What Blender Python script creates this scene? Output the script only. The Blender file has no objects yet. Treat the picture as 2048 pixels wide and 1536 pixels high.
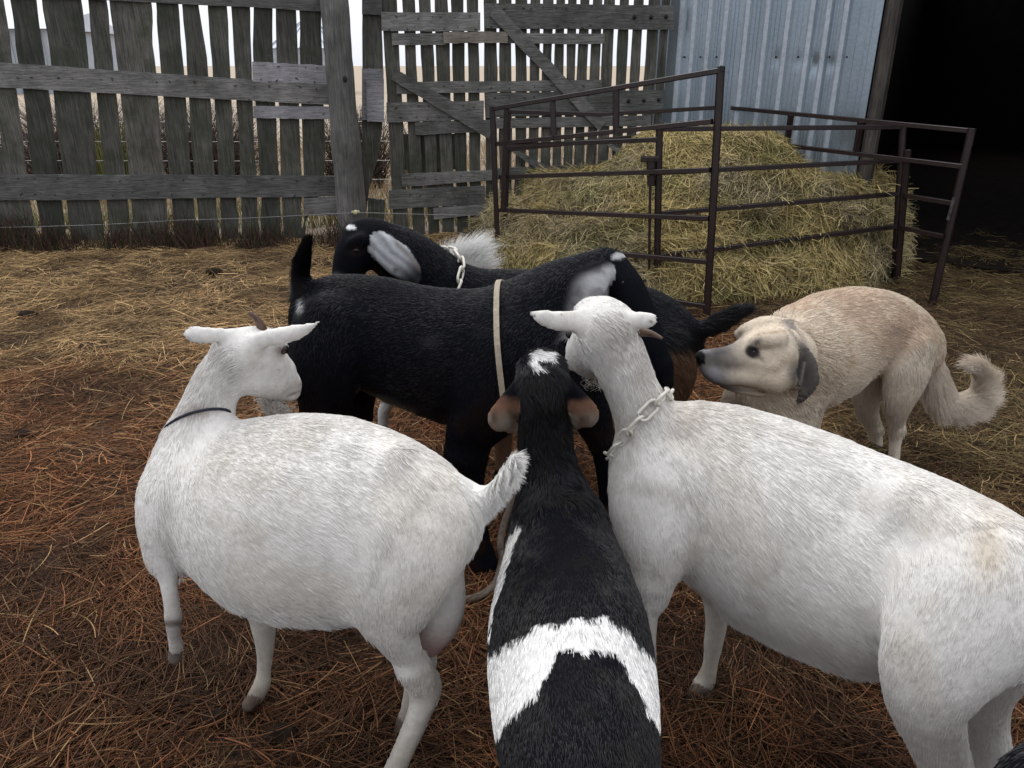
import bpy, math, random
import numpy as np
from mathutils import Vector, Matrix

random.seed(7)
RNG = np.random.default_rng(11)
scene = bpy.context.scene
COL = scene.collection

# ------------------------------------------------------------------ camera, world, sun, exposure
CAM_H, PITCH, FPX = 1.5, math.radians(22.5), 1540.0
cam_data = bpy.data.cameras.new('camera')
cam = bpy.data.objects.new('camera', cam_data)
COL.objects.link(cam)
cam.location = (0, 0, CAM_H)
cam.rotation_euler = (math.radians(90) - PITCH, 0, 0)
cam_data.sensor_width = 36.0
cam_data.lens = FPX / 2048 * 36
cam_data.clip_start = 0.02
cam_data.clip_end = 3000
scene.camera = cam

SUN_EL, SUN_AZ = math.radians(58), math.radians(-25)
world = bpy.data.worlds.new('World')
scene.world = world
world.use_nodes = True
nt = world.node_tree
nt.nodes.clear()
w_out = nt.nodes.new('ShaderNodeOutputWorld')
w_bg = nt.nodes.new('ShaderNodeBackground')
w_sky = nt.nodes.new('ShaderNodeTexSky')
w_sky.sky_type = 'NISHITA'
w_sky.sun_disc = False
w_sky.sun_elevation = SUN_EL
w_sky.sun_rotation = SUN_AZ
w_sky.air_density = 1.0
w_sky.dust_density = 4.0
# the overcast cloud deck: pale at the horizon, about twice as bright overhead
w_tc = nt.nodes.new('ShaderNodeTexCoord')
w_sep = nt.nodes.new('ShaderNodeSeparateXYZ')
w_ramp = nt.nodes.new('ShaderNodeValToRGB')
w_ramp.color_ramp.elements[0].position = 0.0
w_ramp.color_ramp.elements[0].color = (0.70, 0.72, 0.79, 1)
w_ramp.color_ramp.elements[1].position = 0.9
w_ramp.color_ramp.elements[1].color = (1.62, 1.64, 1.70, 1)
w_mul = nt.nodes.new('ShaderNodeMixRGB')
w_mul.blend_type = 'MULTIPLY'
w_mul.inputs[0].default_value = 1.0
w_mul.inputs[2].default_value = (14, 14, 14, 1)
w_mix = nt.nodes.new('ShaderNodeMixRGB')
w_mix.inputs[0].default_value = 0.88
nt.links.new(w_tc.outputs['Generated'], w_sep.inputs[0])
nt.links.new(w_sep.outputs['Z'], w_ramp.inputs[0])
nt.links.new(w_ramp.outputs[0], w_mul.inputs[1])
nt.links.new(w_sky.outputs[0], w_mix.inputs[1])
w_mr = nt.nodes.new('ShaderNodeMapRange')          # sky set brighter ahead than behind, to darken camera-facing sides
w_mr.inputs[1].default_value = -0.9; w_mr.inputs[2].default_value = 0.6
w_mr.inputs[3].default_value = 0.68; w_mr.inputs[4].default_value = 1.08
nt.links.new(w_sep.outputs['Y'], w_mr.inputs[0])
w_dir = nt.nodes.new('ShaderNodeMixRGB'); w_dir.blend_type = 'MULTIPLY'; w_dir.inputs[0].default_value = 1.0
nt.links.new(w_mul.outputs[0], w_dir.inputs[1]); nt.links.new(w_mr.outputs[0], w_dir.inputs[2])
nt.links.new(w_dir.outputs[0], w_mix.inputs[2])
nt.links.new(w_mix.outputs[0], w_bg.inputs[0])
w_bg.inputs[1].default_value = 0.1
nt.links.new(w_bg.outputs[0], w_out.inputs[0])

sun_data = bpy.data.lights.new('sun', 'SUN')
sun = bpy.data.objects.new('sun', sun_data)
COL.objects.link(sun)
sun_data.energy = 0.9
sun_data.angle = math.radians(25)
sun_data.color = (1.0, 0.97, 0.92)
sun.rotation_euler = (math.radians(90) - SUN_EL, 0, math.radians(180) - SUN_AZ)
sun.location = (-3, 5, 9)

scene.view_settings.view_transform = 'Standard'
scene.view_settings.look = 'None'
scene.view_settings.gamma = 1.0
scene.view_settings.exposure = -0.05
scene.render.engine = 'CYCLES'
scene.cycles.max_bounces = 5
scene.cycles.diffuse_bounces = 3
scene.cycles.glossy_bounces = 2
scene.cycles.transparent_max_bounces = 4
scene.cycles.caustics_reflective = False
scene.cycles.caustics_refractive = False
scene.cycles_curves.shape = 'RIBBONS'
scene.cycles_curves.subdivisions = 2
scene.cycles.use_denoising = True

# ------------------------------------------------------------------ small tools
SIN, COS = math.sin(PITCH), math.cos(PITCH)
CAM = np.array([0, 0, CAM_H])

def at(px, py, Y):
    """the point at distance Y that the camera sees at photo position (px, py)"""
    a, b = (px - 1024) / FPX, (768 - py) / FPX
    d = np.array([a, COS + b * SIN, -SIN + b * COS])
    t = Y / d[1]
    return CAM + t * d, t

def A(px, py, Y):
    return at(px, py, Y)[0]

def ground_y(py):
    return CAM_H / math.tan(PITCH + math.atan((py - 768) / FPX))

def G(px, py):
    return A(px, py, ground_y(py))

def pix(P):
    d = P - CAM
    zc = d[:, 1] * COS - d[:, 2] * SIN
    up = d[:, 1] * SIN + d[:, 2] * COS
    return 1024 + FPX * d[:, 0] / zc, 768 - FPX * up / zc

_TAB = np.random.default_rng(5).random((32, 32, 32)).astype(np.float32)

def vnoise(P, scale, seed=0):
    q = np.asarray(P) * scale + seed * 7.31
    i = np.floor(q).astype(int)
    f = q - i
    f = f * f * (3 - 2 * f)
    i0, i1 = i & 31, (i + 1) & 31
    def T(a, b, c):
        return _TAB[a, b, c]
    x0, y0, z0 = i0.T
    x1, y1, z1 = i1.T
    fx, fy, fz = f.T
    c00 = T(x0, y0, z0) * (1 - fx) + T(x1, y0, z0) * fx
    c10 = T(x0, y1, z0) * (1 - fx) + T(x1, y1, z0) * fx
    c01 = T(x0, y0, z1) * (1 - fx) + T(x1, y0, z1) * fx
    c11 = T(x0, y1, z1) * (1 - fx) + T(x1, y1, z1) * fx
    return (c00 * (1 - fy) + c10 * fy) * (1 - fz) + (c01 * (1 - fy) + c11 * fy) * fz

def fnoise(P, scale, seed=0):
    return (vnoise(P, scale, seed) * .55 + vnoise(P, scale * 2.1, seed + 3) * .3 + vnoise(P, scale * 4.3, seed + 5) * .15)

def sstep(a, b, x):
    t = np.clip((x - a) / (b - a), 0, 1)
    return t * t * (3 - 2 * t)

def mixc(c, d, w):
    w = np.asarray(w)[:, None]
    return c * (1 - w) + np.asarray(d) * w

def unit(v):
    v = np.asarray(v, float)
    return v / (np.linalg.norm(v, axis=-1, keepdims=True) + 1e-12)

def tag(o, label=None, cat=None, group=None, kind=None):
    if label: o['label'] = label
    if cat: o['category'] = cat
    if group: o['group'] = group
    if kind: o['kind'] = kind
    return o

def link(o, parent=None):
    COL.objects.link(o)
    if parent is not None:
        o.parent = parent
    return o

def mesh_obj(name, verts, faces, mat, parent=None, loc=None, smooth=False):
    """one mesh object; verts are world points, stored relative to loc (or to the parent's place)"""
    V = np.asarray(verts, float)
    base = np.array(loc) if loc is not None else (np.array(parent.location) if parent is not None else np.zeros(3))
    if parent is not None and parent.parent is not None:
        base = base + np.array(parent.parent.location)
    me = bpy.data.meshes.new(name)
    me.from_pydata((V - base).tolist(), [], [tuple(int(i) for i in f) for f in faces])
    me.update()
    if smooth:
        me.polygons.foreach_set('use_smooth', np.ones(len(me.polygons), bool))
    me.materials.append(mat)
    o = bpy.data.objects.new(name, me)
    link(o, parent)
    if loc is not None:
        o.location = base - (np.array(parent.location) if parent is not None else 0)
    return o

def empty(name, loc, label=None, cat=None, group=None):
    o = bpy.data.objects.new(name, None)
    link(o)
    o.location = loc
    o.empty_display_size = 0.1
    return tag(o, label, cat, group)

def strands(name, pts, rad, col, mat, parent=None):
    """one hair-curves object: pts (N,K,3) world, rad (K,) or (N,K), col (N,3)"""
    N, K = pts.shape[:2]
    base = np.array(parent.location) if parent is not None else np.zeros(3)
    cu = bpy.data.hair_curves.new(name)
    cu.add_curves([K] * N)
    cu.attributes['position'].data.foreach_set('vector', (pts - base).astype(np.float32).ravel())
    r = cu.attributes.get('radius') or cu.attributes.new('radius', 'FLOAT', 'POINT')
    rr = np.broadcast_to(rad, (N, K)).astype(np.float32).ravel()
    r.data.foreach_set('value', rr)
    c = cu.attributes.new('tint', 'FLOAT_COLOR', 'CURVE')
    cc = np.ones((N, 4), np.float32)
    cc[:, :3] = np.clip(col, 0, 1)
    c.data.foreach_set('color', cc.ravel())
    cu.materials.append(mat)
    o = bpy.data.objects.new(name, cu)
    return link(o, parent)

class MB:
    """collects boxes, bars and tubes into one mesh"""
    def __init__(self):
        self.v, self.f = [], []
    def add(self, v, f):
        n = len(self.v)
        self.v += [tuple(p) for p in v]
        self.f += [tuple(i + n for i in q) for q in f]
    def bar(self, a, b, w, d=None, up=(0, 0, 1)):
        a, b = np.asarray(a, float), np.asarray(b, float)
        d = w if d is None else d
        t = unit(b - a)
        s = np.cross(t, up)
        s = unit(s) if np.linalg.norm(s) > 1e-4 else np.array([1., 0, 0])
        u = np.cross(s, t)
        c = []
        bw = min(w, d) * .12
        for e in (a, b):
            for sx, sy in ((-1, -1), (1, -1), (1, 1), (-1, 1)):
                for k in (0, 1):
                    ox = (w / 2 - (bw if (k == 0) == (sx * sy > 0) else 0)) * sx
                    oy = (d / 2 - (bw if (k == 1) == (sx * sy > 0) else 0)) * sy
                    c.append(e + s * ox + u * oy)
        f = [(i, (i + 1) % 8, 8 + (i + 1) % 8, 8 + i) for i in range(8)] + [tuple(range(7, -1, -1)), tuple(range(8, 16))]
        self.add(c, f)
    def box(self, lo, hi):
        x0, y0, z0 = lo; x1, y1, z1 = hi
        v = [(x0, y0, z0), (x1, y0, z0), (x1, y1, z0), (x0, y1, z0), (x0, y0, z1), (x1, y0, z1), (x1, y1, z1), (x0, y1, z1)]
        self.add(v, [(3, 2, 1, 0), (4, 5, 6, 7), (0, 1, 5, 4), (1, 2, 6, 5), (2, 3, 7, 6), (3, 0, 4, 7)])
    def tube(self, path, r, n=8, closed=False):
        path = np.asarray(path, float)
        m = len(path)
        r = np.broadcast_to(r, (m,))
        tan = np.roll(path, -1, 0) - np.roll(path, 1, 0)
        if not closed:
            tan[0] = path[1] - path[0]; tan[-1] = path[-1] - path[-2]
        tan = unit(tan)
        ref = np.array([0.13, 0.31, 0.94])
        s = unit(np.cross(tan, ref)); u = np.cross(s, tan)
        v = []
        for i in range(m):
            for k in range(n):
                a = 2 * math.pi * k / n
                v.append(path[i] + r[i] * (math.cos(a) * s[i] + math.sin(a) * u[i]))
        f = []
        for i in range(m if closed else m - 1):
            j = (i + 1) % m
            for k in range(n):
                f.append((i * n + k, i * n + (k + 1) % n, j * n + (k + 1) % n, j * n + k))
        if not closed:
            f += [tuple(range(n - 1, -1, -1)), tuple((m - 1) * n + k for k in range(n))]
        self.add(v, f)
    def ball(self, c, r, nu=14, nv=9, axes=None):
        c = np.asarray(c, float)
        ax = np.eye(3) if axes is None else np.asarray(axes)
        r = np.broadcast_to(r, (3,))
        v = [c + ax[2] * r[2]]
        for j in range(1, nv):
            t = math.pi * j / nv
            for i in range(nu):
                p = 2 * math.pi * i / nu
                v.append(c + ax[0] * r[0] * math.sin(t) * math.cos(p) + ax[1] * r[1] * math.sin(t) * math.sin(p) + ax[2] * r[2] * math.cos(t))
        v.append(c - ax[2] * r[2])
        f = [(0, 1 + i, 1 + (i + 1) % nu) for i in range(nu)]
        for j in range(nv - 2):
            for i in range(nu):
                a, b = 1 + j * nu + i, 1 + j * nu + (i + 1) % nu
                f.append((a, a + nu, b + nu, b))
        e = len(v) - 1
        f += [(e, 1 + (nv - 2) * nu + (i + 1) % nu, 1 + (nv - 2) * nu + i) for i in range(nu)]
        self.add(v, f)
    def build(self, name, mat, parent=None, loc=None, smooth=False):
        return mesh_obj(name, self.v, self.f, mat, parent, loc, smooth)

def spline(P, n):
    """Catmull-Rom through rows of P, n steps per span"""
    P = np.asarray(P, float)
    Q = np.vstack([2 * P[0] - P[1], P, 2 * P[-1] - P[-2]])
    out = []
    for i in range(1, len(Q) - 2):
        for t in np.linspace(0, 1, n, endpoint=False):
            a, b, c, d = Q[i - 1:i + 3]
            out.append(.5 * ((2 * b) + (c - a) * t + (2 * a - 5 * b + 4 * c - d) * t * t + (3 * b - a - 3 * c + d) * t ** 3))
    out.append(P[-1])
    return np.array(out)

# ------------------------------------------------------------------ materials
def new_mat(name):
    m = bpy.data.materials.new(name)
    m.use_nodes = True
    n = m.node_tree.nodes
    return m, n, m.node_tree.links, n['Principled BSDF']

def ramp(n, stops):
    r = n.new('ShaderNodeValToRGB')
    e = r.color_ramp.elements
    while len(e) < len(stops):
        e.new(0.5)
    for s, (p, c) in zip(e, stops):
        s.position = p
        s.color = (*c, 1)
    return r

def noise(n, l, scale, vec=None, detail=4, rough=.6):
    t = n.new('ShaderNodeTexNoise')
    t.inputs['Scale'].default_value = scale
    t.inputs['Detail'].default_value = detail
    t.inputs['Roughness'].default_value = rough
    if vec is not None:
        l.new(vec, t.inputs['Vector'])
    return t

def mapping(n, l, src, scale, rot=(0, 0, 0)):
    m = n.new('ShaderNodeMapping')
    m.inputs['Scale'].default_value = scale
    m.inputs['Rotation'].default_value = rot
    l.new(src, m.inputs['Vector'])
    return m.outputs[0]

def mix(n, l, fac, a, b, mode='MIX'):
    m = n.new('ShaderNodeMixRGB')
    m.blend_type = mode
    for i, x in enumerate((fac, a, b)):
        if isinstance(x, (int, float)):
            m.inputs[i].default_value = x
        elif isinstance(x, tuple):
            m.inputs[i].default_value = (*x, 1)
        else:
            l.new(x, m.inputs[i])
    return m.outputs[0]

def bump(n, l, height, strength, dist, bsdf):
    b = n.new('ShaderNodeBump')
    b.inputs['Strength'].default_value = strength
    b.inputs['Distance'].default_value = dist
    l.new(height, b.inputs['Height'])
    l.new(b.outputs[0], bsdf.inputs['Normal'])

def mat_wood(name, dark, light, moss=0.0, vertical=True):
    m, n, l, b = new_mat(name)
    tc = n.new('ShaderNodeTexCoord')
    oi = n.new('ShaderNodeObjectInfo')
    off = n.new('ShaderNodeVectorMath'); off.operation = 'ADD'
    sc = n.new('ShaderNodeVectorMath'); sc.operation = 'SCALE'
    cmb = n.new('ShaderNodeCombineXYZ')
    for i in range(3):
        l.new(oi.outputs['Random'], cmb.inputs[i])
    l.new(cmb.outputs[0], sc.inputs[0]); sc.inputs['Scale'].default_value = 37.0
    l.new(tc.outputs['Object'], off.inputs[0]); l.new(sc.outputs[0], off.inputs[1])
    s = (26, 26, 1.5) if vertical else (1.5, 26, 26)
    v = mapping(n, l, off.outputs[0], s)
    g = noise(n, l, 3.0, v, 6, .7)
    v2 = mapping(n, l, off.outputs[0], (90, 90, 3) if vertical else (3, 90, 90))
    g2 = noise(n, l, 2.5, v2, 3, .7)
    big = noise(n, l, 3.2, off.outputs[0], 4, .6)
    r = ramp(n, [(.28, dark), (.72, light)])
    l.new(g.outputs[0], r.inputs[0])
    c = mix(n, l, .45, r.outputs[0], mix(n, l, g2.outputs[0], (.25, .25, .25), (1.7, 1.7, 1.7)), 'MULTIPLY')
    rb = ramp(n, [(.3, (.5, .5, .5)), (.7, (1.4, 1.4, 1.4))])
    l.new(big.outputs[0], rb.inputs[0])
    c = mix(n, l, .8, c, rb.outputs[0], 'MULTIPLY')
    rr = ramp(n, [(0, (.62, .65, .62)), (1, (1.32, 1.29, 1.27))])
    l.new(oi.outputs['Random'], rr.inputs[0])
    c = mix(n, l, 1.0, c, rr.outputs[0], 'MULTIPLY')
    if moss:
        mo = noise(n, l, 5.5, off.outputs[0], 5, .65)
        rm = ramp(n, [(.45, (0, 0, 0)), (.7, (moss, moss, moss))])
        l.new(mo.outputs[0], rm.inputs[0])
        c = mix(n, l, rm.outputs[0], c, (.030, .040, .020))
    ck = noise(n, l, 4.0, mapping(n, l, off.outputs[0], (55, 55, 1.1) if vertical else (1.1, 55, 55)), 3, .6)
    rk = ramp(n, [(.60, (0, 0, 0)), (.68, (.75, .75, .75))])
    l.new(ck.outputs[0], rk.inputs[0])
    c = mix(n, l, rk.outputs[0], c, (.010, .010, .010))
    # pale lichen flecks and knots
    fl = noise(n, l, 60, off.outputs[0], 2, .5)
    rf = ramp(n, [(.70, (0, 0, 0)), (.78, (.45, .45, .45))])
    l.new(fl.outputs[0], rf.inputs[0])
    c = mix(n, l, rf.outputs[0], c, (.16, .165, .16))
    l.new(c, b.inputs['Base Color'])
    b.inputs['Roughness'].default_value = .78
    b.inputs['Specular IOR Level'].default_value = .25
    bump(n, l, g.outputs[0], .9, .008, b)
    return m

M_PICKET = mat_wood('weathered_board', (.030, .030, .026), (.150, .147, .132), .7)
M_RAIL = mat_wood('weathered_rail', (.062, .062, .061), (.235, .235, .23), .35, False)
M_PATCH = mat_wood('greyer_board', (.15, .15, .165), (.33, .33, .355), 0, False)
M_TANBOARD = mat_wood('tan_board', (.26, .22, .19), (.48, .42, .37), 0, False)
M_POST = mat_wood('post_wood', (.085, .084, .082), (.25, .245, .24), .12)
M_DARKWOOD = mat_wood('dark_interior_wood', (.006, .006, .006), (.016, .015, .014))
M_JAMB = mat_wood('jamb_wood', (.03, .027, .025), (.10, .09, .08))

def mat_tint(name, rough, spec, sheen=0.0, var=0.25):
    m, n, l, b = new_mat(name)
    a = n.new('ShaderNodeAttribute')
    a.attribute_name = 'tint'
    hi = n.new('ShaderNodeHairInfo')
    rr = ramp(n, [(0, (1 - var,) * 3), (1, (1 + var,) * 3)])
    l.new(hi.outputs['Random'], rr.inputs[0])
    l.new(mix(n, l, 1.0, a.outputs['Color'], rr.outputs[0], 'MULTIPLY'), b.inputs['Base Color'])
    b.inputs['Roughness'].default_value = rough
    b.inputs['Specular IOR Level'].default_value = spec
    if sheen:
        b.inputs['Sheen Weight'].default_value = sheen
    return m

M_FUR_PALE = mat_tint('pale_fur', .6, .2, 0, .13)
M_FUR_DARK = mat_tint('wet_dark_fur', .30, .24, 0, .45)
M_STRAW = mat_tint('straw_stalk', .7, .15, 0, .28)

def mat_skin(name, rough, spec):
    m, n, l, b = new_mat(name)
    a = n.new('ShaderNodeAttribute')
    a.attribute_name = 'tint'
    tc = n.new('ShaderNodeTexCoord')
    g = noise(n, l, 55, tc.outputs['Object'], 4, .7)
    r = ramp(n, [(.3, (.82, .82, .82)), (.7, (1.08, 1.08, 1.08))])
    l.new(g.outputs[0], r.inputs[0])
    l.new(mix(n, l, 1.0, a.outputs['Color'], r.outputs[0], 'MULTIPLY'), b.inputs['Base Color'])
    b.inputs['Roughness'].default_value = rough
    b.inputs['Specular IOR Level'].default_value = spec
    bump(n, l, g.outputs[0], .35, .004, b)
    return m

M_SKIN_PALE = mat_skin('pale_hide', .75, .15)
M_SKIN_DARK = mat_skin('dark_hide', .7, .04)

def mat_simple(name, c, rough, metal=0, spec=.5, c2=None, scale=30, bumps=0):
    m, n, l, b = new_mat(name)
    tc = n.new('ShaderNodeTexCoord')
    g = noise(n, l, scale, tc.outputs['Object'], 5, .65)
    c2 = c2 or tuple(x * .6 for x in c)
    r = ramp(n, [(.35, c2), (.65, c)])
    l.new(g.outputs[0], r.inputs[0])
    l.new(r.outputs[0], b.inputs['Base Color'])
    b.inputs['Roughness'].default_value = rough
    b.inputs['Metallic'].default_value = metal
    b.inputs['Specular IOR Level'].default_value = spec
    if bumps:
        bump(n, l, g.outputs[0], bumps, .004, b)
    return m

M_RUST = mat_simple('brown_painted_steel', (.030, .016, .015), .38, 0, .5, (.016, .010, .010), 24, .15)
M_BARE = mat_simple('rubbed_steel', (.16, .15, .155), .4, .3, .5, (.03, .018, .017), 14)
M_CHAIN = mat_simple('white_plastic_chain', (.62, .60, .54), .4, 0, .5, (.52, .49, .42), 60)
M_HORN = mat_simple('brown_horn', (.12, .072, .05), .45, 0, .4, (.06, .034, .024), 60)
M_EYE = mat_simple('dark_eye', (.012, .008, .006), .15, 0, .45, (.012, .008, .006), 80)
M_ROPE = mat_simple('tan_webbing', (.36, .31, .24), .8, 0, .2, (.26, .22, .17), 90, .3)
M_GREYROPE = mat_simple('muddy_rope', (.17, .135, .11), .8, 0, .2, (.10, .08, .065), 60, .4)
M_NAVY = mat_simple('navy_strap', (.018, .020, .035), .6, 0, .3)
M_WIRE = mat_simple('fence_wire', (.42, .42, .42), .45, .6, .5)
M_INSUL = mat_simple('cream_insulator', (.62, .58, .36), .4, 0, .5)
M_NAIL = mat_simple('rusty_nail', (.02, .018, .018), .6, .3, .4)
M_TAG = mat_simple('black_tag', (.012, .012, .013), .35)

# galvanised siding
m, n, l, b = new_mat('galvanised_siding')
tc = n.new('ShaderNodeTexCoord')
g1 = noise(n, l, 2.2, mapping(n, l, tc.outputs['Object'], (1, 1, .35)), 5, .6)
g2 = noise(n, l, 55, tc.outputs['Object'], 3, .6)
r1 = ramp(n, [(.3, (.24, .295, .345)), (.7, (.36, .425, .475))])
l.new(g1.outputs[0], r1.inputs[0])
r2 = ramp(n, [(.3, (.88, .88, .88)), (.7, (1.1, 1.1, 1.1))])
l.new(g2.outputs[0], r2.inputs[0])
l.new(mix(n, l, 1, r1.outputs[0], r2.outputs[0], 'MULTIPLY'), b.inputs['Base Color'])
b.inputs['Metallic'].default_value = .75
b.inputs['Roughness'].default_value = .34
bump(n, l, g1.outputs[0], .12, .02, b)
M_METAL = m
M_RIBSHEEN = mat_simple('rib_sky_sheen', (.50, .55, .60), .5, .35, .4, (.36, .41, .46), 26)  # lighter steel for the ribs: sky reflection put into the colour

# ground sheet: dark trodden litter in the yard, tan dead grass in the field beyond the fence
m, n, l, b = new_mat('yard_litter')
tc = n.new('ShaderNodeTexCoord')
sx = n.new('ShaderNodeSeparateXYZ')
l.new(tc.outputs['Object'], sx.inputs[0])
g1 = noise(n, l, 1.6, tc.outputs['Object'], 5, .65)
g2 = noise(n, l, 65, tc.outputs['Object'], 6, .75)
r1 = ramp(n, [(.38, (.012, .008, .006)), (.62, (.085, .048, .028))])
l.new(g2.outputs[0], r1.inputs[0])
rf = ramp(n, [(.3, (.27, .21, .15)), (.5, (.36, .29, .215)), (.7, (.42, .36, .28))])
l.new(g1.outputs[0], rf.inputs[0])
fld = mix(n, l, .35, rf.outputs[0], g2.outputs[0], 'OVERLAY')
mr = n.new('ShaderNodeMapRange')
mr.inputs[1].default_value = 7.2; mr.inputs[2].default_value = 8.0
l.new(sx.outputs['Y'], mr.inputs[0])
l.new(mix(n, l, mr.outputs[0], r1.outputs[0], fld), b.inputs['Base Color'])
b.inputs['Roughness'].default_value = .85
b.inputs['Specular IOR Level'].default_value = .2
bump(n, l, g2.outputs[0], .8, .02, b)
M_GROUND = m
M_HAYBASE = mat_simple('hay_core', (.13, .105, .05), .9, 0, .1, (.045, .035, .018), 22, .8)

# ------------------------------------------------------------------ ground and straw bedding
def gz(x, y):
    P = np.stack([x, y, np.zeros_like(x)], 1)
    z = (vnoise(P, 1.1, 1) - .5) * .07 + (vnoise(P, 3.7, 2) - .5) * .05
    fade = 1 - sstep(9, 12, y)
    return z * fade

def axis(lo, hi, fine_lo, fine_hi, step):
    a = [fine_lo]
    d = step
    while a[0] > lo:
        d *= 1.35; a.insert(0, max(lo, a[0] - d))
    f = list(np.arange(fine_lo + step, fine_hi, step))
    e = [fine_hi]
    d = step
    while e[-1] < hi:
        d *= 1.35; e.append(min(hi, e[-1] + d))
    return np.array(a + f + e)

gx = axis(-600, 600, -4.5, 4.8, .09)
gy = axis(-8, 1500, .2, 8.2, .09)
XX, YY = np.meshgrid(gx, gy)
zz = gz(XX.ravel(), YY.ravel())
gv = np.stack([XX.ravel(), YY.ravel(), zz], 1)
nx = len(gx)
gf = [(j * nx + i, j * nx + i + 1, (j + 1) * nx + i + 1, (j + 1) * nx + i) for j in range(len(gy) - 1) for i in range(nx - 1)]
tag(mesh_obj('ground', gv, gf, M_GROUND, smooth=True), kind='structure')

def lay_straw(name, X, Y, L, R, color, lift=.035, tilt=.18, bend=.25, ang=None, K=5, zf=gz):
    N = len(X)
    a = RNG.random(N) * math.tau if ang is None else ang
    el = RNG.normal(0, tilt, N)
    t = np.linspace(-.5, .5, K)
    bx = RNG.normal(0, bend, N)
    d = np.stack([np.cos(a), np.sin(a)], 1)
    nrm = np.stack([-d[:, 1], d[:, 0]], 1)
    px_ = X[:, None] + L[:, None] * (t[None] * d[:, :1] + (bx[:, None] * (t[None] ** 2 - .08)) * nrm[:, :1])
    py_ = Y[:, None] + L[:, None] * (t[None] * d[:, 1:] + (bx[:, None] * (t[None] ** 2 - .08)) * nrm[:, 1:])
    base = zf(px_.ravel(), py_.ravel()).reshape(N, K)
    z = base + (RNG.random(N) ** 1.3 * lift)[:, None] + .004 + np.sin(el)[:, None] * L[:, None] * t[None] * .8
    z = np.maximum(z, base - .004)
    pts = np.stack([px_, py_, z], 2)
    rad = R[:, None] * np.array([.75, 1, 1, .95, .6])[None]
    return strands(name, pts, rad, color, M_STRAW)

def straw_color(X, Y):
    N = len(X)
    P = np.stack([X, Y, np.zeros(N)], 1)
    russet, gold, olive, dark = (.185, .080, .036), (.40, .275, .135), (.135, .100, .046), (.040, .023, .015)
    n1, n2 = fnoise(P, .9, 4), fnoise(P, 2.6, 9)
    c = np.tile(np.array(russet), (N, 1))
    wg = sstep(3.0, 5.4, Y + (n1 - .5) * 4.0 + RNG.normal(0, .55, N)) * (1 - sstep(-.3, .9, X))
    wo = sstep(.5, 1.7, X + (n1 - .5) * 1.5) * sstep(1.6, 2.8, Y)
    c = mixc(c, gold, wg)
    c = mixc(c, olive, wo)
    c = mixc(c, dark, sstep(.52, .66, n2) * .6)
    pick = RNG.random(N)
    c = mixc(c, (.36, .25, .12), (pick > .90) * .5)
    c = mixc(c, (.06, .030, .017), (pick < .26) * .8)
    return c * (RNG.uniform(.35, 1.0, (N, 1)) ** 1.0 * (1 + .9 * (RNG.random((N, 1)) > .72)) * (.62 + .68 * sstep(1.0, 2.6, Y + (n1 - .5) * .8))[:, None])  # straw darkens nearer: wet litter plus the goats' shade put into its colour

def scatter(n, xlo, xhi, ylo, yhi, power=1.0):
    Y = ylo + (yhi - ylo) * RNG.random(n) ** power
    half = .80 * Y + .55
    X = (RNG.random(n) * 2 - 1) * half
    k = (X > xlo) & (X < xhi)
    return X[k], Y[k]

X, Y = scatter(165000, -6, 6, .45, 7.3, 1.0)
bare = fnoise(np.stack([X, Y, X * 0], 1), 3.4, 23)
k = RNG.random(len(X)) > sstep(.52, .66, bare) * .5
X, Y = X[k], Y[k]
w = vnoise(np.stack([X, Y, X * 0], 1), 2.2, 6)
ang = np.where(RNG.random(len(X)) < .6, w * 5.0 + RNG.normal(0, .6, len(X)), RNG.random(len(X)) * math.tau)
tag(lay_straw('straw_bedding', X, Y, RNG.uniform(.03, .22, len(X)), RNG.uniform(.0006, .0017, len(X)), straw_color(X, Y), ang=ang),
    kind='stuff')

# ------------------------------------------------------------------ fence line (boards traced on one upright plane)
FA, FB = A(0, 480, 6.95), A(1345, 470, 7.35)
FU = unit((FB - FA) * [1, 1, 0])
FN = np.array([FU[1], -FU[0], 0])            # towards the yard
FA0 = FA * [1, 1, 0]

def fence_pt(px, py, off=0.0):
    a, b = (px - 1024) / FPX, (768 - py) / FPX
    d = np.array([a, COS + b * SIN, -SIN + b * COS])
    t = np.dot(FA0 + FN * off - CAM, FN) / np.dot(d, FN)
    return CAM + t * d

def ragged_board(name, left, right, mat, parent, off, thick=.024, rag=.004, seed=0):
    """a board between two edge polylines (same count, world points), extruded away from the yard"""
    Lp, Rp = spline(left, 6), spline(right, 6)
    rg = np.random.default_rng(seed)
    m = len(Lp)
    jl = np.convolve(rg.normal(0, rag, m + 4), [.25, .5, .25], 'same')[2:-2]
    jr = np.convolve(rg.normal(0, rag, m + 4), [.25, .5, .25], 'same')[2:-2]
    w = unit(Rp - Lp)
    Lp = Lp + w * jl[:, None]; Rp = Rp + w * jr[:, None]
    warp = rg.normal(0, .004)
    v, f = [], []
    for i in range(m):
        q = warp * math.sin(3.0 * i / m)
        for p in (Lp[i], Rp[i]):
            v.append(p + FN * (off + q))
        for p in (Rp[i], Lp[i]):
            v.append(p + FN * (off + q - thick))
    for i in range(m - 1):
        for k in range(4):
            f.append((i * 4 + k, i * 4 + (k + 1) % 4, i * 4 + 4 + (k + 1) % 4, i * 4 + 4 + k))
    f += [(3, 2, 1, 0), tuple(4 * (m - 1) + k for k in range(4))]
    return mesh_obj(name, v, f, mat, parent)

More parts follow.
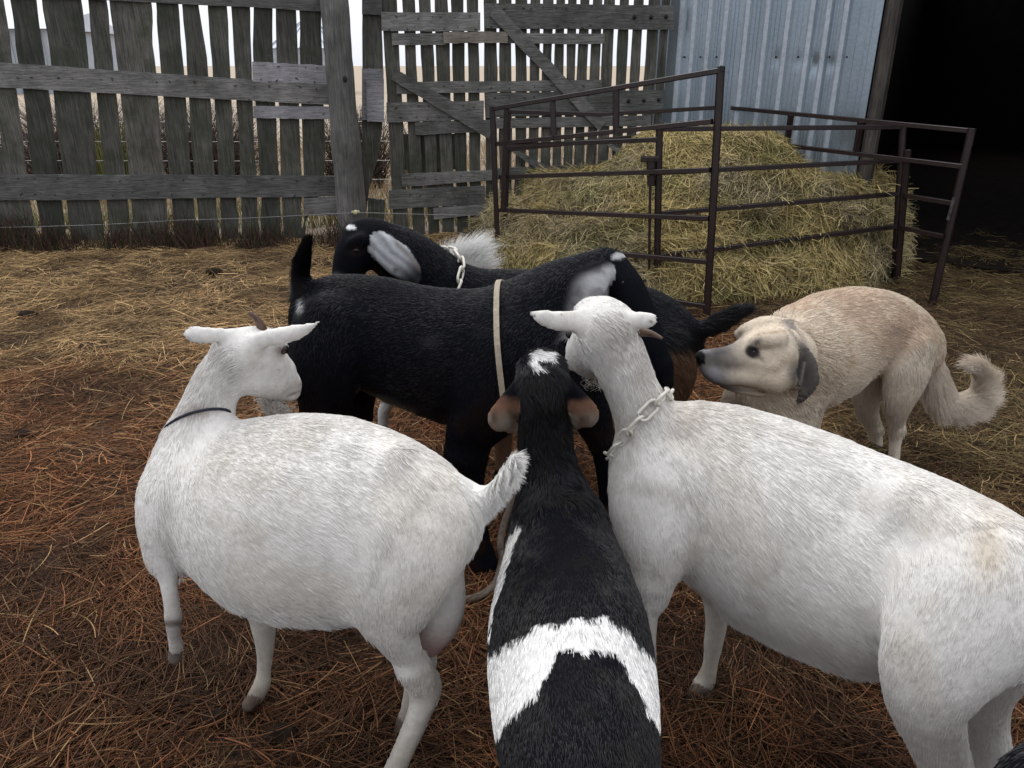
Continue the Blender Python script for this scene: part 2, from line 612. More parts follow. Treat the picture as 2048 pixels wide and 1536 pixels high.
def flat_board(name, quad, mat, parent, off, thick=.026, seed=0, rag=.003):
    """quad: photo px corners TL, TR, BR, BL of a rail or brace lying on the fence plane at offset off"""
    TL, TR, BR, BL = [fence_pt(x, y, off) for x, y in quad]
    n = 5
    top = np.array([TL + (TR - TL) * t for t in np.linspace(0, 1, n)])
    bot = np.array([BL + (BR - BL) * t for t in np.linspace(0, 1, n)])
    return ragged_board(name, bot, top, mat, parent, 0, thick, rag, seed)

def z1(x, y): return (x / 2.926, y / 2.926)                 # three readings of the photo at 2.926x
def z2(x, y): return (x / 2.926 + 500, y / 2.926)
def z3(x, y): return (x / 2.926 + 950, y / 2.926)
def quad(z, *pts): return [z(*p) for p in pts]

fence = empty('wooden_fence', FA0 + FU * 1.5, 'long weathered grey board fence with three rails left of the round post', 'fence')
YS = (0, 420, 1020, 1330)
GAPS = [((-110, -60, -2, 45), (-75, -25, 25, 70)), ((20, 75, 150, 195), (60, 115, 190, 238)),
        ((205, 262, 335, 375), (245, 300, 372, 408)), ((465, 510, 565, 600), (510, 550, 608, 635)),
        ((612, 658, 725, 750), (640, 690, 758, 775)), ((880, 905, 963, 978), (905, 940, 990, 1018)),
        ((1035, 1065, 1113, 1140), (1060, 1098, 1140, 1165)), ((1155, 1215, 1250, 1272), (1215, 1245, 1280, 1295)),
        ((1320, 1340, 1370, 1390), (1350, 1375, 1405, 1415)), ((1455, 1472, 1495, 1508), (1485, 1490, 1518, 1530)),
        ((1587, 1600, 1625, 1640), (1610, 1620, 1645, 1660)), ((1727, 1742, 1758, 1768), (1750, 1758, 1780, 1785)),
        ((1880, 1885, 1897, 1770), (1945, 1953, 1965, 1980))]

def edge_line(xs):
    p = [z1(x, y) for x, y in zip(xs, YS)]
    pts = [fence_pt(*q) for q in p]
    e = pts[0] - pts[1]
    topz = 2.35 + RNG.uniform(-.08, .1)
    pts = [pts[0] + e * ((topz - pts[0][2]) / max(e[2], .05))] + pts
    d = pts[-1] - pts[-2]
    pts.append(pts[-1] + d * ((pts[-1][2] - .02) / max(-d[2], .02)))
    return np.array(pts)

for i in range(len(GAPS) - 1):
    ragged_board('picket', edge_line(GAPS[i][1]), edge_line(GAPS[i + 1][0]), M_PICKET, fence, 0, seed=20 + i, rag=.006)
for k in range(1, 8):                                                 # the fence runs on past the picture's left edge
    s0 = fence_pt(-38, 100) - FU * (.235 * k)
    l_, r_ = s0.copy(), s0 + FU * .19
    mk = lambda p: np.array([[p[0], p[1], z] for z in (2.35, 1.5, .8, .02)])
    ragged_board('picket', mk(l_), mk(r_), M_PICKET, fence, 0, seed=60 + k)
for q, off, mt, sd, nm in (
        (quad(z1, (-800, -140), (1950, -2), (1950, 67), (-800, -70)), .030, M_RAIL, 1, 'rail'),
        (quad(z1, (-800, 310), (1957, 500), (1957, 617), (-800, 468)), .030, M_RAIL, 2, 'rail'),
        (quad(z1, (-800, 1018), (1972, 1030), (1972, 1150), (-800, 1185)), .030, M_RAIL, 3, 'rail'),
        (quad(z1, (1475, 360), (1957, 386), (1957, 497), (1478, 478)), .030, M_PATCH, 4, 'patch_board'),
        (quad(z1, (1482, 619), (1957, 623), (1957, 697), (1484, 692)), .030, M_PATCH, 5, 'patch_board'),
        (quad(z1, (1775, 1160), (1985, 1152), (1985, 1262), (1777, 1262)), .028, M_RAIL, 6, 'patch_board')):
    flat_board(nm, q, mt, fence, off, seed=sd)

# bent rusty nails, each one a part of the fence
def nails(rows, z_, parent, n_max):
    rg_ = np.random.default_rng(len(rows))
    for (x0, y0, x1, y1, n_) in rows:
        for k in range(n_):
            t = (k + rg_.uniform(.2, .8)) / n_
            p = fence_pt(*z_(x0 + (x1 - x0) * t, y0 + (y1 - y0) * t + rg_.uniform(-10, 10)), .034)
            m_ = MB(); m_.bar(p, p + FU * rg_.uniform(-.026, .026) + np.array([0, 0, rg_.uniform(-.02, .004)]), .006)
            m_.build('nail', M_NAIL, parent)
nails(((30, 440, 1900, 515, 16), (30, 545, 1900, 595, 15), (30, 1045, 1900, 1050, 15), (30, 1140, 1900, 1130, 14),
       (1500, 385, 1930, 400, 4), (1500, 455, 1900, 470, 4), (1500, 640, 1930, 655, 5)), z1, fence, 80)

# tall post
pb = fence_pt(705, 455, .16) * [1, 1, 0]
post = empty('fence_post', pb, 'thick round weathered post with knots standing between fence and gate', 'post')
rg = np.random.default_rng(3)
path, rads = [], []
for k in range(30):
    z = -.05 + 2.75 * k / 29
    path.append([pb[0] + .004 * math.sin(z * 3), pb[1] + .004 * math.cos(2 * z), z])
    rads.append((.132 if z < .55 else .128 if z < .9 else .124 if z < 1.05 else .119) + rg.normal(0, .0015) - .003 * z)
mb = MB(); mb.tube(path, rads, 22)
o = mb.build('post_shaft', M_POST, post, smooth=True)
V = np.array([v.co[:] for v in o.data.vertices])
nn = fnoise(V * [1, 1, .25] + pb, 18, 2) - .5
ctr = np.array(path)[np.repeat(np.arange(30), 22)] - pb
rv = unit((V - ctr) * [1, 1, 0])
for v, p in zip(o.data.vertices, V + rv * (nn * .016)[:, None]):
    v.co = p
mb = MB()
for x, y in ((690, 158),):
    p = A(x, y, pb[1] - .112)
    mb.ball(p, (.019, .010, .026))
mb.build('knot', M_NAIL, post)

# boards between post and gate, and the patched gate
gate = empty('wooden_gate', fence_pt(900, 470) * [1, 1, 0], 'patched grey board gate with diagonal braces between post and metal barn', 'gate')
def vboard(u0, u1, z0, z1_, seed, off=0, m_=M_PICKET, lean=0):
    a, b = FA0 + FU * u0, FA0 + FU * u1
    zs = (z1_, z0 + (z1_ - z0) * .66, z0 + (z1_ - z0) * .33, z0)
    ln = lambda p: np.array([p + FU * lean * (z1_ - z) + np.array([0, 0, z]) for z in zs])
    return ragged_board('picket', ln(a), ln(b), m_, gate, off, seed=seed, rag=.005)
def uof(px, py):
    return float(np.dot(fence_pt(px, py) - FA0, FU))
gaps2 = [(875, 905), (975, 1000), (1072, 1092), (1167, 1183), (1255, 1273), (1340, 1372), (1445, 1458), (1530, 1552)]
gaps3 = [(303, 322), (378, 395), (450, 467), (518, 537), (588, 602), (660, 678), (733, 745), (805, 832), (890, 915), (968, 1000), (1060, 1075), (1120, 1145)]
edges = [(uof(785 / 2.926 + 500, 113), uof(785 / 2.926 + 500, 113))] + [(uof(a / 2.926 + 500, 113), uof(b / 2.926 + 500, 113)) for a, b in gaps2] + \
        [(uof(a / 2.926 + 950, 113), uof(b / 2.926 + 950, 113)) for a, b in gaps3]
for i in range(len(edges) - 1):
    z0 = .03 if i != 1 else .03
    vboard(edges[i][1], edges[i + 1][0], z0, 2.3 + RNG.uniform(-.05, .12), 100 + i)
# narrow second layer low in the gate closes some of the gaps
for i in (1, 2, 3, 4):
    vboard(edges[i][0] - .02, edges[i][1] + .03, .62, .93, 140 + i, off=-.03)
for q, off, mt, sd, nm in (
        (quad(z2, (655, -10), (770, -12), (772, 86), (655, 84)), .03, M_RAIL, 31, 'rail'),
        (quad(z2, (655, 400), (780, 404), (781, 700), (655, 702)), .03, M_PATCH, 32, 'patch_board'),
        (quad(z2, (680, 458), (782, 462), (783, 713), (686, 711)), .062, M_PATCH, 33, 'patch_board'),
        (quad(z2, (768, 70), (1348, 72), (1348, 182), (770, 182)), .03, M_RAIL, 34, 'rail'),
        (quad(z3, (50, 20), (1166, 30), (1164, 172), (60, 168)), .03, M_RAIL, 35, 'rail'),
        (quad(z2, (828, 195), (1150, 195), (1150, 262), (832, 265)), .03, M_RAIL, 36, 'rail'),
        (quad(z2, (1130, 185), (1508, 185), (1508, 250), (1135, 253)), .058, M_TANBOARD, 37, 'patch_board'),
        (quad(z3, (170, 195), (760, 197), (758, 258), (170, 255)), .03, M_RAIL, 38, 'rail'),
        (quad(z2, (858, 480), (2060, 468), (2060, 528), (858, 550)), .03, M_RAIL, 39, 'rail'),
        (quad(z2, (798, 600), (1370, 590), (1368, 700), (800, 716)), .03, M_RAIL, 40, 'rail'),
        (quad(z3, (60, 545), (1112, 525), (1104, 640), (65, 690)), .03, M_RAIL, 41, 'rail'),
        (quad(z2, (965, 716), (1420, 700), (1420, 770), (968, 790)), .03, M_RAIL, 42, 'rail'),
        (quad(z3, (120, 692), (1030, 675), (1030, 735), (125, 752)), .03, M_RAIL, 43, 'rail'),
        (quad(z2, (885, 1020), (1418, 995), (1415, 1055), (890, 1095)), .03, M_RAIL, 44, 'rail'),
        (quad(z3, (100, 985), (640, 965), (640, 1060), (100, 1050)), .03, M_RAIL, 45, 'rail'),
        (quad(z2, (812, 1115), (1375, 1085), (1380, 1190), (815, 1225)), .03, M_RAIL, 46, 'rail'),
        (quad(z2, (1072, 1215), (1430, 1190), (1430, 1250), (1075, 1282)), .03, M_RAIL, 47, 'rail'),
        (quad(z2, (855, 405), (1425, 735), (1400, 815), (825, 465)), .06, M_RAIL, 48, 'brace'),
        (quad(z2, (1440, 18), (2085, 712), (2040, 768), (1403, 88)), .06, M_RAIL, 49, 'brace'),
        (quad(z3, (212, 862), (560, 1045), (520, 1095), (195, 875)), .06, M_RAIL, 50, 'brace'),
        (quad(z3, (780, 830), (905, 905), (880, 940), (775, 850)), .06, M_RAIL, 51, 'brace')):
    flat_board(nm, q, mt, gate, off, seed=sd)
L = np.array([fence_pt(*z2(x, y)) for x, y in ((655, -60), (655, 90), (655, 700), (655, 1150), (660, 1330))])
R_ = np.array([fence_pt(*z2(x, y)) for x, y in ((765, -60), (767, 90), (778, 712), (692, 1150), (680, 1330))])
ragged_board('picket', L, R_, M_PICKET, gate, -.002, seed=90)
flat_board('patch_board', quad(z2, (690, 1160), (790, 1170), (785, 1290), (690, 1290)), M_PICKET, gate, .005, seed=91)
nails(((790, 95, 1330, 95, 7), (790, 165, 1330, 165, 7), (1400, 45, 2040, 45, 9), (1400, 150, 2040, 150, 9), (880, 510, 2000, 505, 11), (830, 620, 1350, 615, 8),
       (830, 690, 1350, 680, 8), (920, 1050, 1400, 1030, 7), (840, 1150, 1360, 1130, 8), (1400, 570, 2000, 560, 8)), z2, gate, 90)
for x, y in ((933, 100), (1030, 100), (1118, 97), (898, 590), (988, 588), (1075, 583)):
    mb = MB(); mb.ball(fence_pt(*z3(x, y), .036), .017, 10, 6); mb.build('bolt', M_NAIL, gate)

# electric wire with its insulator on the post
ins_p = A(712, 424, pb[1] - .14)
mb = MB()
wp = spline([fence_pt(-500, 480, .3), fence_pt(0, 455, .25), fence_pt(360, 440, .22), ins_p + [0, -.03, 0], fence_pt(1000, 430, .12)], 10)
wp[:, 2] -= .012 * np.abs(np.sin(np.linspace(0, 4 * math.pi, len(wp))))
mb.tube(wp, .0022, 5)
tag(mb.build('electric_wire', M_WIRE, loc=ins_p), 'thin pale fence wire strung low across the boards', 'wire')
mb = MB()
mb.tube([ins_p + [0, .03, 0], ins_p + [0, .005, 0], ins_p + [0, -.004, 0], ins_p + [0, -.012, 0], ins_p + [0, -.034, 0], ins_p + [0, -.045, 0]],
        [.012, .012, .021, .013, .02, .012], 12)
mb.bar(ins_p + [-.035, -.02, .004], ins_p + [.035, -.02, .006], .02)
tag(mb.build('wire_insulator', M_INSUL, loc=ins_p), 'small cream insulator holding the wire low on the post', 'insulator')

# ------------------------------------------------------------------ beyond the fence
M_SHED = mat_simple('far_shed_steel', (.36, .39, .44), .6, .1, .3, (.31, .34, .39), 3)
M_BIN = mat_simple('far_bin_steel', (.52, .55, .62), .5, .2, .4, (.45, .48, .55), 3)
def bg(px, py, Y): return A(px, py, Y)
YB = 46.0
c0 = bg(20, 130, YB)
shed = empty('storage_shed', (c0[0], YB, 0), 'pale blue grey steel shed seen through the leftmost gaps', 'shed')
xl, xr = bg(-190, 130, YB)[0], bg(104, 130, YB)[0]
ze, zr = bg(0, 58, YB)[2], bg(0, 16, YB)[2]
mb = MB(); mb.box((xl, YB, 0), (xr, YB + 9, ze))
for k in range(14):
    x = xl + (xr - xl) * (k + .5) / 14
    mb.box((x - .06, YB - .05, 0), (x + .06, YB - .003, ze - .05))
mb.build('wall', M_SHED, shed)
mb = MB()
mb.add([(xl - .3, YB - .3, ze + .01), (xr + .3, YB - .3, ze + .01), (xr + .3, YB + 4.5, zr), (xl - .3, YB + 4.5, zr), (xl - .3, YB + 9.3, ze + .01), (xr + .3, YB + 9.3, ze + .01)],
       [(0, 1, 2, 3), (3, 2, 5, 4), (0, 3, 4), (1, 5, 2)])
mb.build('roof', M_BIN, shed)
YB = 48.0
bl, br = bg(540, 100, YB), bg(700, 100, YB)
bx, brad = (bl[0] + br[0]) / 2, (br[0] - bl[0]) / 2
binz, apex = bg(600, 97, YB)[2], bg(600, 34, YB)[2]
gbin = empty('grain_bin', (bx, YB, 0), 'round steel grain bin with cone roof behind the fence near the post', 'grain bin')
mb = MB()
nseg, rows = 40, 14
for j in range(rows):
    z0_, z1_ = binz * j / rows, binz * (j + 1) / rows
    for i in range(nseg):
        a0, a1 = math.tau * i / nseg, math.tau * (i + 1) / nseg
        rr0, rr1 = brad * (1 + .006 * (j % 2)), brad * (1 + .006 * ((j + 1) % 2))
        mb.add([(bx + rr0 * math.cos(a0), YB + rr0 * math.sin(a0), z0_), (bx + rr0 * math.cos(a1), YB + rr0 * math.sin(a1), z0_),
                (bx + rr1 * math.cos(a1), YB + rr1 * math.sin(a1), z1_), (bx + rr1 * math.cos(a0), YB + rr1 * math.sin(a0), z1_)], [(0, 1, 2, 3)])
mb.build('bin_wall', M_SHED, gbin)
mb = MB()
ring = [(bx + brad * 1.04 * math.cos(math.tau * i / nseg), YB + brad * 1.04 * math.sin(math.tau * i / nseg), binz - .02) for i in range(nseg)]
mb.add(ring + [(bx, YB, apex)], [(i, (i + 1) % nseg, nseg) for i in range(nseg)])
for i in range(0, nseg, 2):
    p = np.array(ring[i]); q = np.array([bx, YB, apex])
    mb.bar(p + [0, 0, .03], q + [0, 0, .03], .05)
mb.build('cone_roof', M_BIN, gbin)

# dead field grass standing just beyond the boards
Nf = 26000
X = RNG.uniform(-6, 4, Nf); Yf = 7.7 + RNG.random(Nf) ** 1.6 * 9
h = RNG.uniform(.04, .22, Nf)
t = np.linspace(0, 1, 4)
a = RNG.random(Nf) * math.tau
pts = np.stack([X[:, None] + np.cos(a)[:, None] * h[:, None] * .5 * t ** 2, Yf[:, None] + np.sin(a)[:, None] * h[:, None] * .5 * t ** 2, gz(X, Yf)[:, None] + h[:, None] * t], 2)
cc = mixc(np.tile(np.array([.36, .27, .16]), (Nf, 1)), (.28, .29, .14), (RNG.random(Nf) < .6) * (1 - sstep(8.0, 8.8, Yf))) * RNG.uniform(.6, 1.3, (Nf, 1))
tag(strands('field_grass', pts, np.array([.003, .003, .002, .001]), cc, M_STRAW), kind='stuff')

def twig_bush(name, cx, cy, w, hgt, n_, col, label, group='bare bushes beyond the fence'):
    loc = np.array([cx, cy, 0.])
    K = 6
    t = np.linspace(0, 1, K)
    a = RNG.random(n_) * math.tau
    r0 = RNG.random(n_) ** .5 * w * .35
    bx_, by_ = cx + np.cos(a) * r0, cy + np.sin(a) * r0
    hh = hgt * RNG.uniform(.35, 1, n_)
    sp = RNG.normal(0, w * .3, (n_, 2))
    wob = RNG.normal(0, .03, (n_, K, 2)).cumsum(1)
    pts = np.stack([bx_[:, None] + sp[:, :1] * t ** 1.4 + wob[:, :, 0], by_[:, None] + sp[:, 1:] * t ** 1.4 + wob[:, :, 1], hh[:, None] * t], 2)
    st = MB()
    for k in range(7):
        st.tube(pts[k][:5] * [1, 1, .8], [.012, .011, .009, .007, .005], 6)
    o = st.build('bare_bush' if name is None else name, mat_simple('twig_bark', (.06, .045, .038), .8), loc=loc)
    c = np.array(col) * RNG.uniform(.55, 1.4, (n_, 1))
    strands('twigs', pts, np.array([.006, .005, .004, .003, .002, .001]), c, M_STRAW, o)
    return tag(o, label, 'bush', group)

twig_bush(None, -5.6, 10.5, 2.0, 1.15, 1700, (.085, .062, .052), 'leafless brown bush beyond the fence at the far left')
twig_bush(None, -4.6, 9.2, .5, .95, 300, (.16, .16, .06), 'small yellow green weedy bush between two brown bushes')
twig_bush(None, -3.9, 10.2, 1.3, 1.1, 1300, (.085, .062, .052), 'leafless brown bush beyond the fence right of the yellow weed')
twig_bush(None, -2.05, 10.4, .9, 1.05, 1000, (.075, .058, .05), 'dark leafless bush right behind the round post')
twig_bush(None, -1.05, 9.8, .5, 1.0, 500, (.07, .065, .045), 'dark bush in the open gap beside the gate')

# farm wire fence further off: four strands
mb = MB()
for z in (.35, .55, .75, .95, 1.1):
    mb.tube([(-7, 8.6, z), (-3, 8.62, z - .01), (0, 8.65, z), (3, 8.7, z)], .003, 5)
for x in np.arange(-7, 3, .3):
    mb.tube([(x, 8.62, .3), (x, 8.62, 1.1)], .0018, 4)
tag(mb.build('wire_fence', M_WIRE, loc=(-3, 8.62, 0)), 'woven wire fence seen through gaps behind the boards', 'wire fence')

# weeds along the foot of the fence
Nw = 5200
u = RNG.uniform(-1.0, 3.55, Nw)
clump = fnoise(np.stack([u, u * 0, u * 0], 1), 2.3, 3)
keep = RNG.random(Nw) < sstep(.3, .62, clump) * .9 + .12
u = u[keep]; Nw = len(u); clump = clump[keep]
off = RNG.uniform(.04, .42, Nw)
base = FA0 + FU * u[:, None] + FN * off[:, None]
h = RNG.uniform(.04, .36, Nw) * RNG.random(Nw) ** .6 * (.25 + 1.2 * clump) * (1.15 - off)
a = RNG.random(Nw) * math.tau
t = np.linspace(0, 1, 5)
le = RNG.uniform(.1, .7, Nw)
pts = np.stack([base[:, 0:1] + (np.cos(a) * le * h)[:, None] * t ** 1.7, base[:, 1:2] + (np.sin(a) * le * h)[:, None] * t ** 1.7 * .6, h[:, None] * t], 2)
cols = np.where((RNG.random(Nw) > .4)[:, None], np.array([.050, .026, .022]), np.array([.035, .038, .018])) * RNG.uniform(.6, 1.8, (Nw, 1))
tag(strands('weeds', pts, np.array([.003, .003, .0025, .002, .001]), cols, M_STRAW), kind='stuff')

# ------------------------------------------------------------------ barn
W0, W1 = A(1352, 200, 7.42), A(1742, 180, 6.42)
W0, W1 = W0 * [1, 1, 0], W1 * [1, 1, 0]
WU = unit(W1 - W0); WN = np.array([WU[1], -WU[0], 0]); WLEN = np.linalg.norm(W1 - W0)
if np.dot(WN, -W0) < 0: WN = -WN
barn = empty('barn', (W0 + W1) / 2, 'galvanised steel barn with a wide open black doorway', 'barn')
def wpt(u, off, z): return W0 + WU * u + WN * off + np.array([0, 0, z])
def wall_u(px, py):
    a, b = (px - 1024) / FPX, (768 - py) / FPX
    d = np.array([a, COS + b * SIN, -SIN + b * COS])
    t = np.dot(W0 - CAM, WN) / np.dot(d, WN)
    p = CAM + t * d
    return float(np.dot(p - W0, WU)), p[2]
ribs_px = [1364, 1389, 1420, 1452, 1494, 1534, 1576, 1622, 1655, 1690]
def siding(us, u0, u1, z0, z1_, off, ribh, seed, dents=()):
    """ribbed sheet: profile along u, subdivided along z so it can carry dents"""
    prof = [(u0, 0)]
    for c in us:
        if u0 + .03 < c < u1 - .03:
            prof += [(c - .036, 0), (c - .017, ribh), (c + .017, ribh), (c + .036, 0)]
    prof.append((u1, 0))
    q = []
    for (a, ha), (b, hb) in zip(prof, prof[1:]):
        q.append((a, ha))
        if b - a > .06:
            for k in (1, 2):
                c = a + (b - a) * k / 3
                q += [(c - .006, 0), (c, .0022), (c + .006, 0)]
    q.append(prof[-1])
    zs = np.linspace(z0, z1_, 150)
    rg = np.random.default_rng(seed)
    v = []
    for z in zs:
        for (uu, hh) in q:
            d = 0.0
            for (du, dz, rad, dep) in dents:
                e = ((uu - du) / rad) ** 2 + ((z - dz) / (rad * 1.6)) ** 2
                d -= dep * math.exp(-e * 2)
            d += .004 * math.sin(uu * 9 + z * 2.1 + seed)
            v.append(wpt(uu, off + hh + d, z))
    nq = len(q)
    f = [(j * nq + i, j * nq + i + 1, (j + 1) * nq + i + 1, (j + 1) * nq + i) for j in range(len(zs) - 1) for i in range(nq - 1)]
    o = mesh_obj('siding_sheet', v, f, M_METAL, barn)
    o.data.materials.append(M_RIBSHEEN)
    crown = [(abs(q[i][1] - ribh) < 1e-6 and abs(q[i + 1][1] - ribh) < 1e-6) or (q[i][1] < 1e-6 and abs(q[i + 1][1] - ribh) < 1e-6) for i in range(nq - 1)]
    o.data.polygons.foreach_set('material_index', np.tile(np.array(crown, np.int32), len(zs) - 1))  # rib crowns and one slope get the painted sky sheen
    so = o.modifiers.new('thick', 'SOLIDIFY'); so.thickness = .0015
    return o
ru = [wall_u(x, 60)[0] for x in ribs_px]
us_ = wall_u(1626, 60)[0]
dd = [wall_u(x, y) for x, y in ((1555, 118), (1597, 122), (1630, 130), (1664, 128), (1560, 150))]
us2 = wall_u(1470, 60)[0] + .035
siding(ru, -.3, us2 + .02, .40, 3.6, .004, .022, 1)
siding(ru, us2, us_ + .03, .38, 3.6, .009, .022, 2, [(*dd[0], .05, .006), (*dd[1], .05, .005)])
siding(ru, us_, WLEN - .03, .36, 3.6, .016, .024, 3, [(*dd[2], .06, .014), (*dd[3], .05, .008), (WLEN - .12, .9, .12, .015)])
for x in (1370, 1402, 1434, 1484, 1553, 1597, 1660, 1695):
    uu, zz_ = wall_u(x, 114)
    mb = MB(); mb.ball(wpt(uu, .016, zz_), .008, 8, 6); mb.build('screw', M_NAIL, barn)
# folded corner trim, jamb post, sill boards
mb = MB()
mb.bar(wpt(WLEN - .03, .03, .36), wpt(WLEN - .03, .03, 3.6), .055, .012, WN)
mb.build('corner_trim', M_METAL, barn)
mb = MB(); mb.bar(wpt(WLEN + .055, -.035, 0), wpt(WLEN + .055, -.035, 3.6), .10, .12, WN)
mb.build('door_jamb', M_JAMB, barn)
mb = MB()
mb.bar(wpt(-.3, -.03, .19), wpt(WLEN, -.03, .19), .42, .05, (0, 0, 1)) if False else mb.box((0, 0, 0), (.001, .001, .001))
mb = MB()
a_, b_ = wpt(-.3, -.012, .21), wpt(WLEN, -.012, .21)
mb.bar(a_, b_, .04, .42)
mb.build('sill_boards', M_DARKWOOD, barn)
mb = MB(); mb.bar(wpt(-.3, -.06, 1.9), wpt(WLEN, -.06, 1.9), .09, .14); mb.bar(wpt(-.3, -.06, 3.3), wpt(WLEN, -.06, 3.3), .09, .14)
mb.build('wall_girts', M_DARKWOOD, barn)
DO = 3.6                                        # door opening width
DEPTH = 11.0
def slab(name, pts, h, m_):
    """vertical or flat slab from four world points, thickness h along its normal"""
    P = np.array(pts); nrm = unit(np.cross(P[1] - P[0], P[3] - P[0]))
    v = np.vstack([P, P - nrm * h])
    return mesh_obj(name, v, [(0, 1, 2, 3), (7, 6, 5, 4), (0, 4, 5, 1), (1, 5, 6, 2), (2, 6, 7, 3), (3, 7, 4, 0)], m_, barn)
HB = 3.6
slab('header_wall', [wpt(WLEN + .11, 0, 2.12), wpt(WLEN + DO, 0, 2.12), wpt(WLEN + DO, 0, HB), wpt(WLEN + .11, 0, HB)], .06, M_METAL)
slab('front_wall', [wpt(WLEN + DO, 0, 0), wpt(WLEN + DO + 2.2, 0, 0), wpt(WLEN + DO + 2.2, 0, HB), wpt(WLEN + DO, 0, HB)], .06, M_METAL)
e0, e1 = -.3, WLEN + DO + 2.2
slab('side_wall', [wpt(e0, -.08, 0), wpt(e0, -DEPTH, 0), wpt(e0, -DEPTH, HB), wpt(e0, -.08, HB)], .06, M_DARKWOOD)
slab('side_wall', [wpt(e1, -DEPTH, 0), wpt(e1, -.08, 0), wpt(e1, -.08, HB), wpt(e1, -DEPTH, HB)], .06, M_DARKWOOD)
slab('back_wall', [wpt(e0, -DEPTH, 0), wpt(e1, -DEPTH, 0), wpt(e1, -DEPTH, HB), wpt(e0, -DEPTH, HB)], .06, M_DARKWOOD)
slab('roof', [wpt(e0 - .2, .35, HB + .01), wpt(e1 + .2, .35, HB + .01), wpt(e1 + .2, -DEPTH - .3, HB + 1.2), wpt(e0 - .2, -DEPTH - .3, HB + 1.2)], .08, M_METAL)
M_BARNFLOOR = mat_simple('shade_dark_floor', (.020, .016, .012), .95, 0, .05, (.008, .006, .005), 9, .4)  # near-black floor: the gloom inside the barn is put into its colour
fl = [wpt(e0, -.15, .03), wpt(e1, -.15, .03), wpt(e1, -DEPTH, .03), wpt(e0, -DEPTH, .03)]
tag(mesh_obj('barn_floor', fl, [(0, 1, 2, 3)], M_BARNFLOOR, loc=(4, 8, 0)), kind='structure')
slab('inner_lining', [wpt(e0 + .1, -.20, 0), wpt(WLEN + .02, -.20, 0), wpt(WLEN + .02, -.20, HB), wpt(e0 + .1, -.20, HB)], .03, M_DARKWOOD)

# ------------------------------------------------------------------ hay heap
def hay_z(x, y):
    """height of the heap over the yard: steep faces just behind the pen rails, stepping back to a peak by the barn"""
    P = np.stack([x, y, x * 0], 1)
    corners = [A(1000, 500, 6.3)[:2], A(1318, 500, 5.16)[:2], A(1792, 500, 5.66)[:2], A(1800, 500, 6.2)[:2]]
    wob = (fnoise(P, 2.6, 8) - .5) * .42 + (fnoise(P, 8, 12) - .5) * .18
    def behind(p, q):
        d_ = unit(q - p); n_ = np.array([-d_[1], d_[0]])
        return (x - p[0]) * n_[0] + (y - p[1]) * n_[1]
    dA, dB, dC = behind(corners[0], corners[1]), behind(corners[1], corners[2]), behind(corners[2], corners[3])
    dD = x - corners[0][0] - .05 + .25 * (fnoise(P, 3, 19) - .5)
    d_ = -np.log(np.exp(-dA * 9) + np.exp(-dB * 9) + np.exp(-(dC - .13) * 12) + np.exp(-dD * 9)) / 9 + .10 + wob * .5
    w2_ = (vnoise(P, 3.1, 41) - .5) * .26
    w3_ = (vnoise(P, 2.3, 42) - .5) * .30
    z = .05 * sstep(-.40, .0, d_) + .17 * sstep(-.15, -.05, d_) + .15 * sstep(.00, .09, d_ + w2_ * .6) + .14 * sstep(.16, .26, d_ + w3_ * .7)
    z += .10 * sstep(.34, .46, d_ + w2_)
    c = A(1425, 270, 6.32)
    e = (np.abs((x - c[0]) / .82) ** 2.4 + np.abs((y - c[1]) / .72) ** 2.4) ** (1 / 2.4)
    z += .21 * (1 - sstep(.62, 1.08, e + wob * .7)) + .11 * (1 - sstep(.50, .80, e + wob * .8)) + .05 * (1 - sstep(.9, 1.5, e))
    z -= .10 * np.exp(-((d_ - .27 - wob * .5) / .035) ** 2) * (vnoise(P, 2.2, 33) > .42)
    z *= 1 + wob * .22
    z = z * (1 - sstep(.2, .55, -(x + .45))) * (1 - sstep(6.9, 7.2, y))
    return np.maximum(z, 0) + gz(x, y)

hx = np.linspace(-.6, 3.6, 110); hy = np.linspace(4.5, 7.3, 80)
HX, HY = np.meshgrid(hx, hy)
hz = hay_z(HX.ravel(), HY.ravel())
hv = np.stack([HX.ravel(), HY.ravel(), hz - gz(HX.ravel(), HY.ravel())], 1)
top = hv[:, 2]
hv[:, 2] = np.where(top > .02, hz - .02, gz(hv[:, 0], hv[:, 1]) - .06)
keepq = lambda q: max(top[k] for k in q) > .02
nxh = len(hx)
hf = [q for q in [(j * nxh + i, j * nxh + i + 1, (j + 1) * nxh + i + 1, (j + 1) * nxh + i) for j in range(len(hy) - 1) for i in range(nxh - 1)] if keepq(q)]
hay = mesh_obj('hay_heap', hv, hf, M_HAYBASE, loc=(1.5, 5.9, 0), smooth=True)
tag(hay, 'tall heap of loose greenish yellow hay behind the brown bars', 'hay heap')
n_ = 230000
X = RNG.uniform(-.4, 3.4, n_); Y = RNG.uniform(4.6, 7.1, n_)
e = .03
z0_ = hay_z(X, Y)
gxv = (hay_z(X + e, Y) - z0_) / e; gyv = (hay_z(X, Y + e) - z0_) / e
above = z0_ - gz(X, Y)
k = (above > .05) & (RNG.random(n_) < np.minimum(1, .30 * np.sqrt(1 + gxv ** 2 + gyv ** 2)))
X, Y, z0_, gxv, gyv, above = X[k], Y[k], z0_[k], gxv[k], gyv[k], above[k]
N = len(X)
nrm = unit(np.stack([-gxv, -gyv, np.ones(N)], 1))
P0 = np.stack([X, Y, z0_], 1)
flow = np.stack([vnoise(P0, 2.4, 30) - .5, vnoise(P0, 2.4, 31) - .5, vnoise(P0, 2.4, 32) - .62], 1) * 2.2
d = flow + RNG.normal(0, .55, (N, 3))
d = d - nrm * np.sum(d * nrm, 1, keepdims=True)
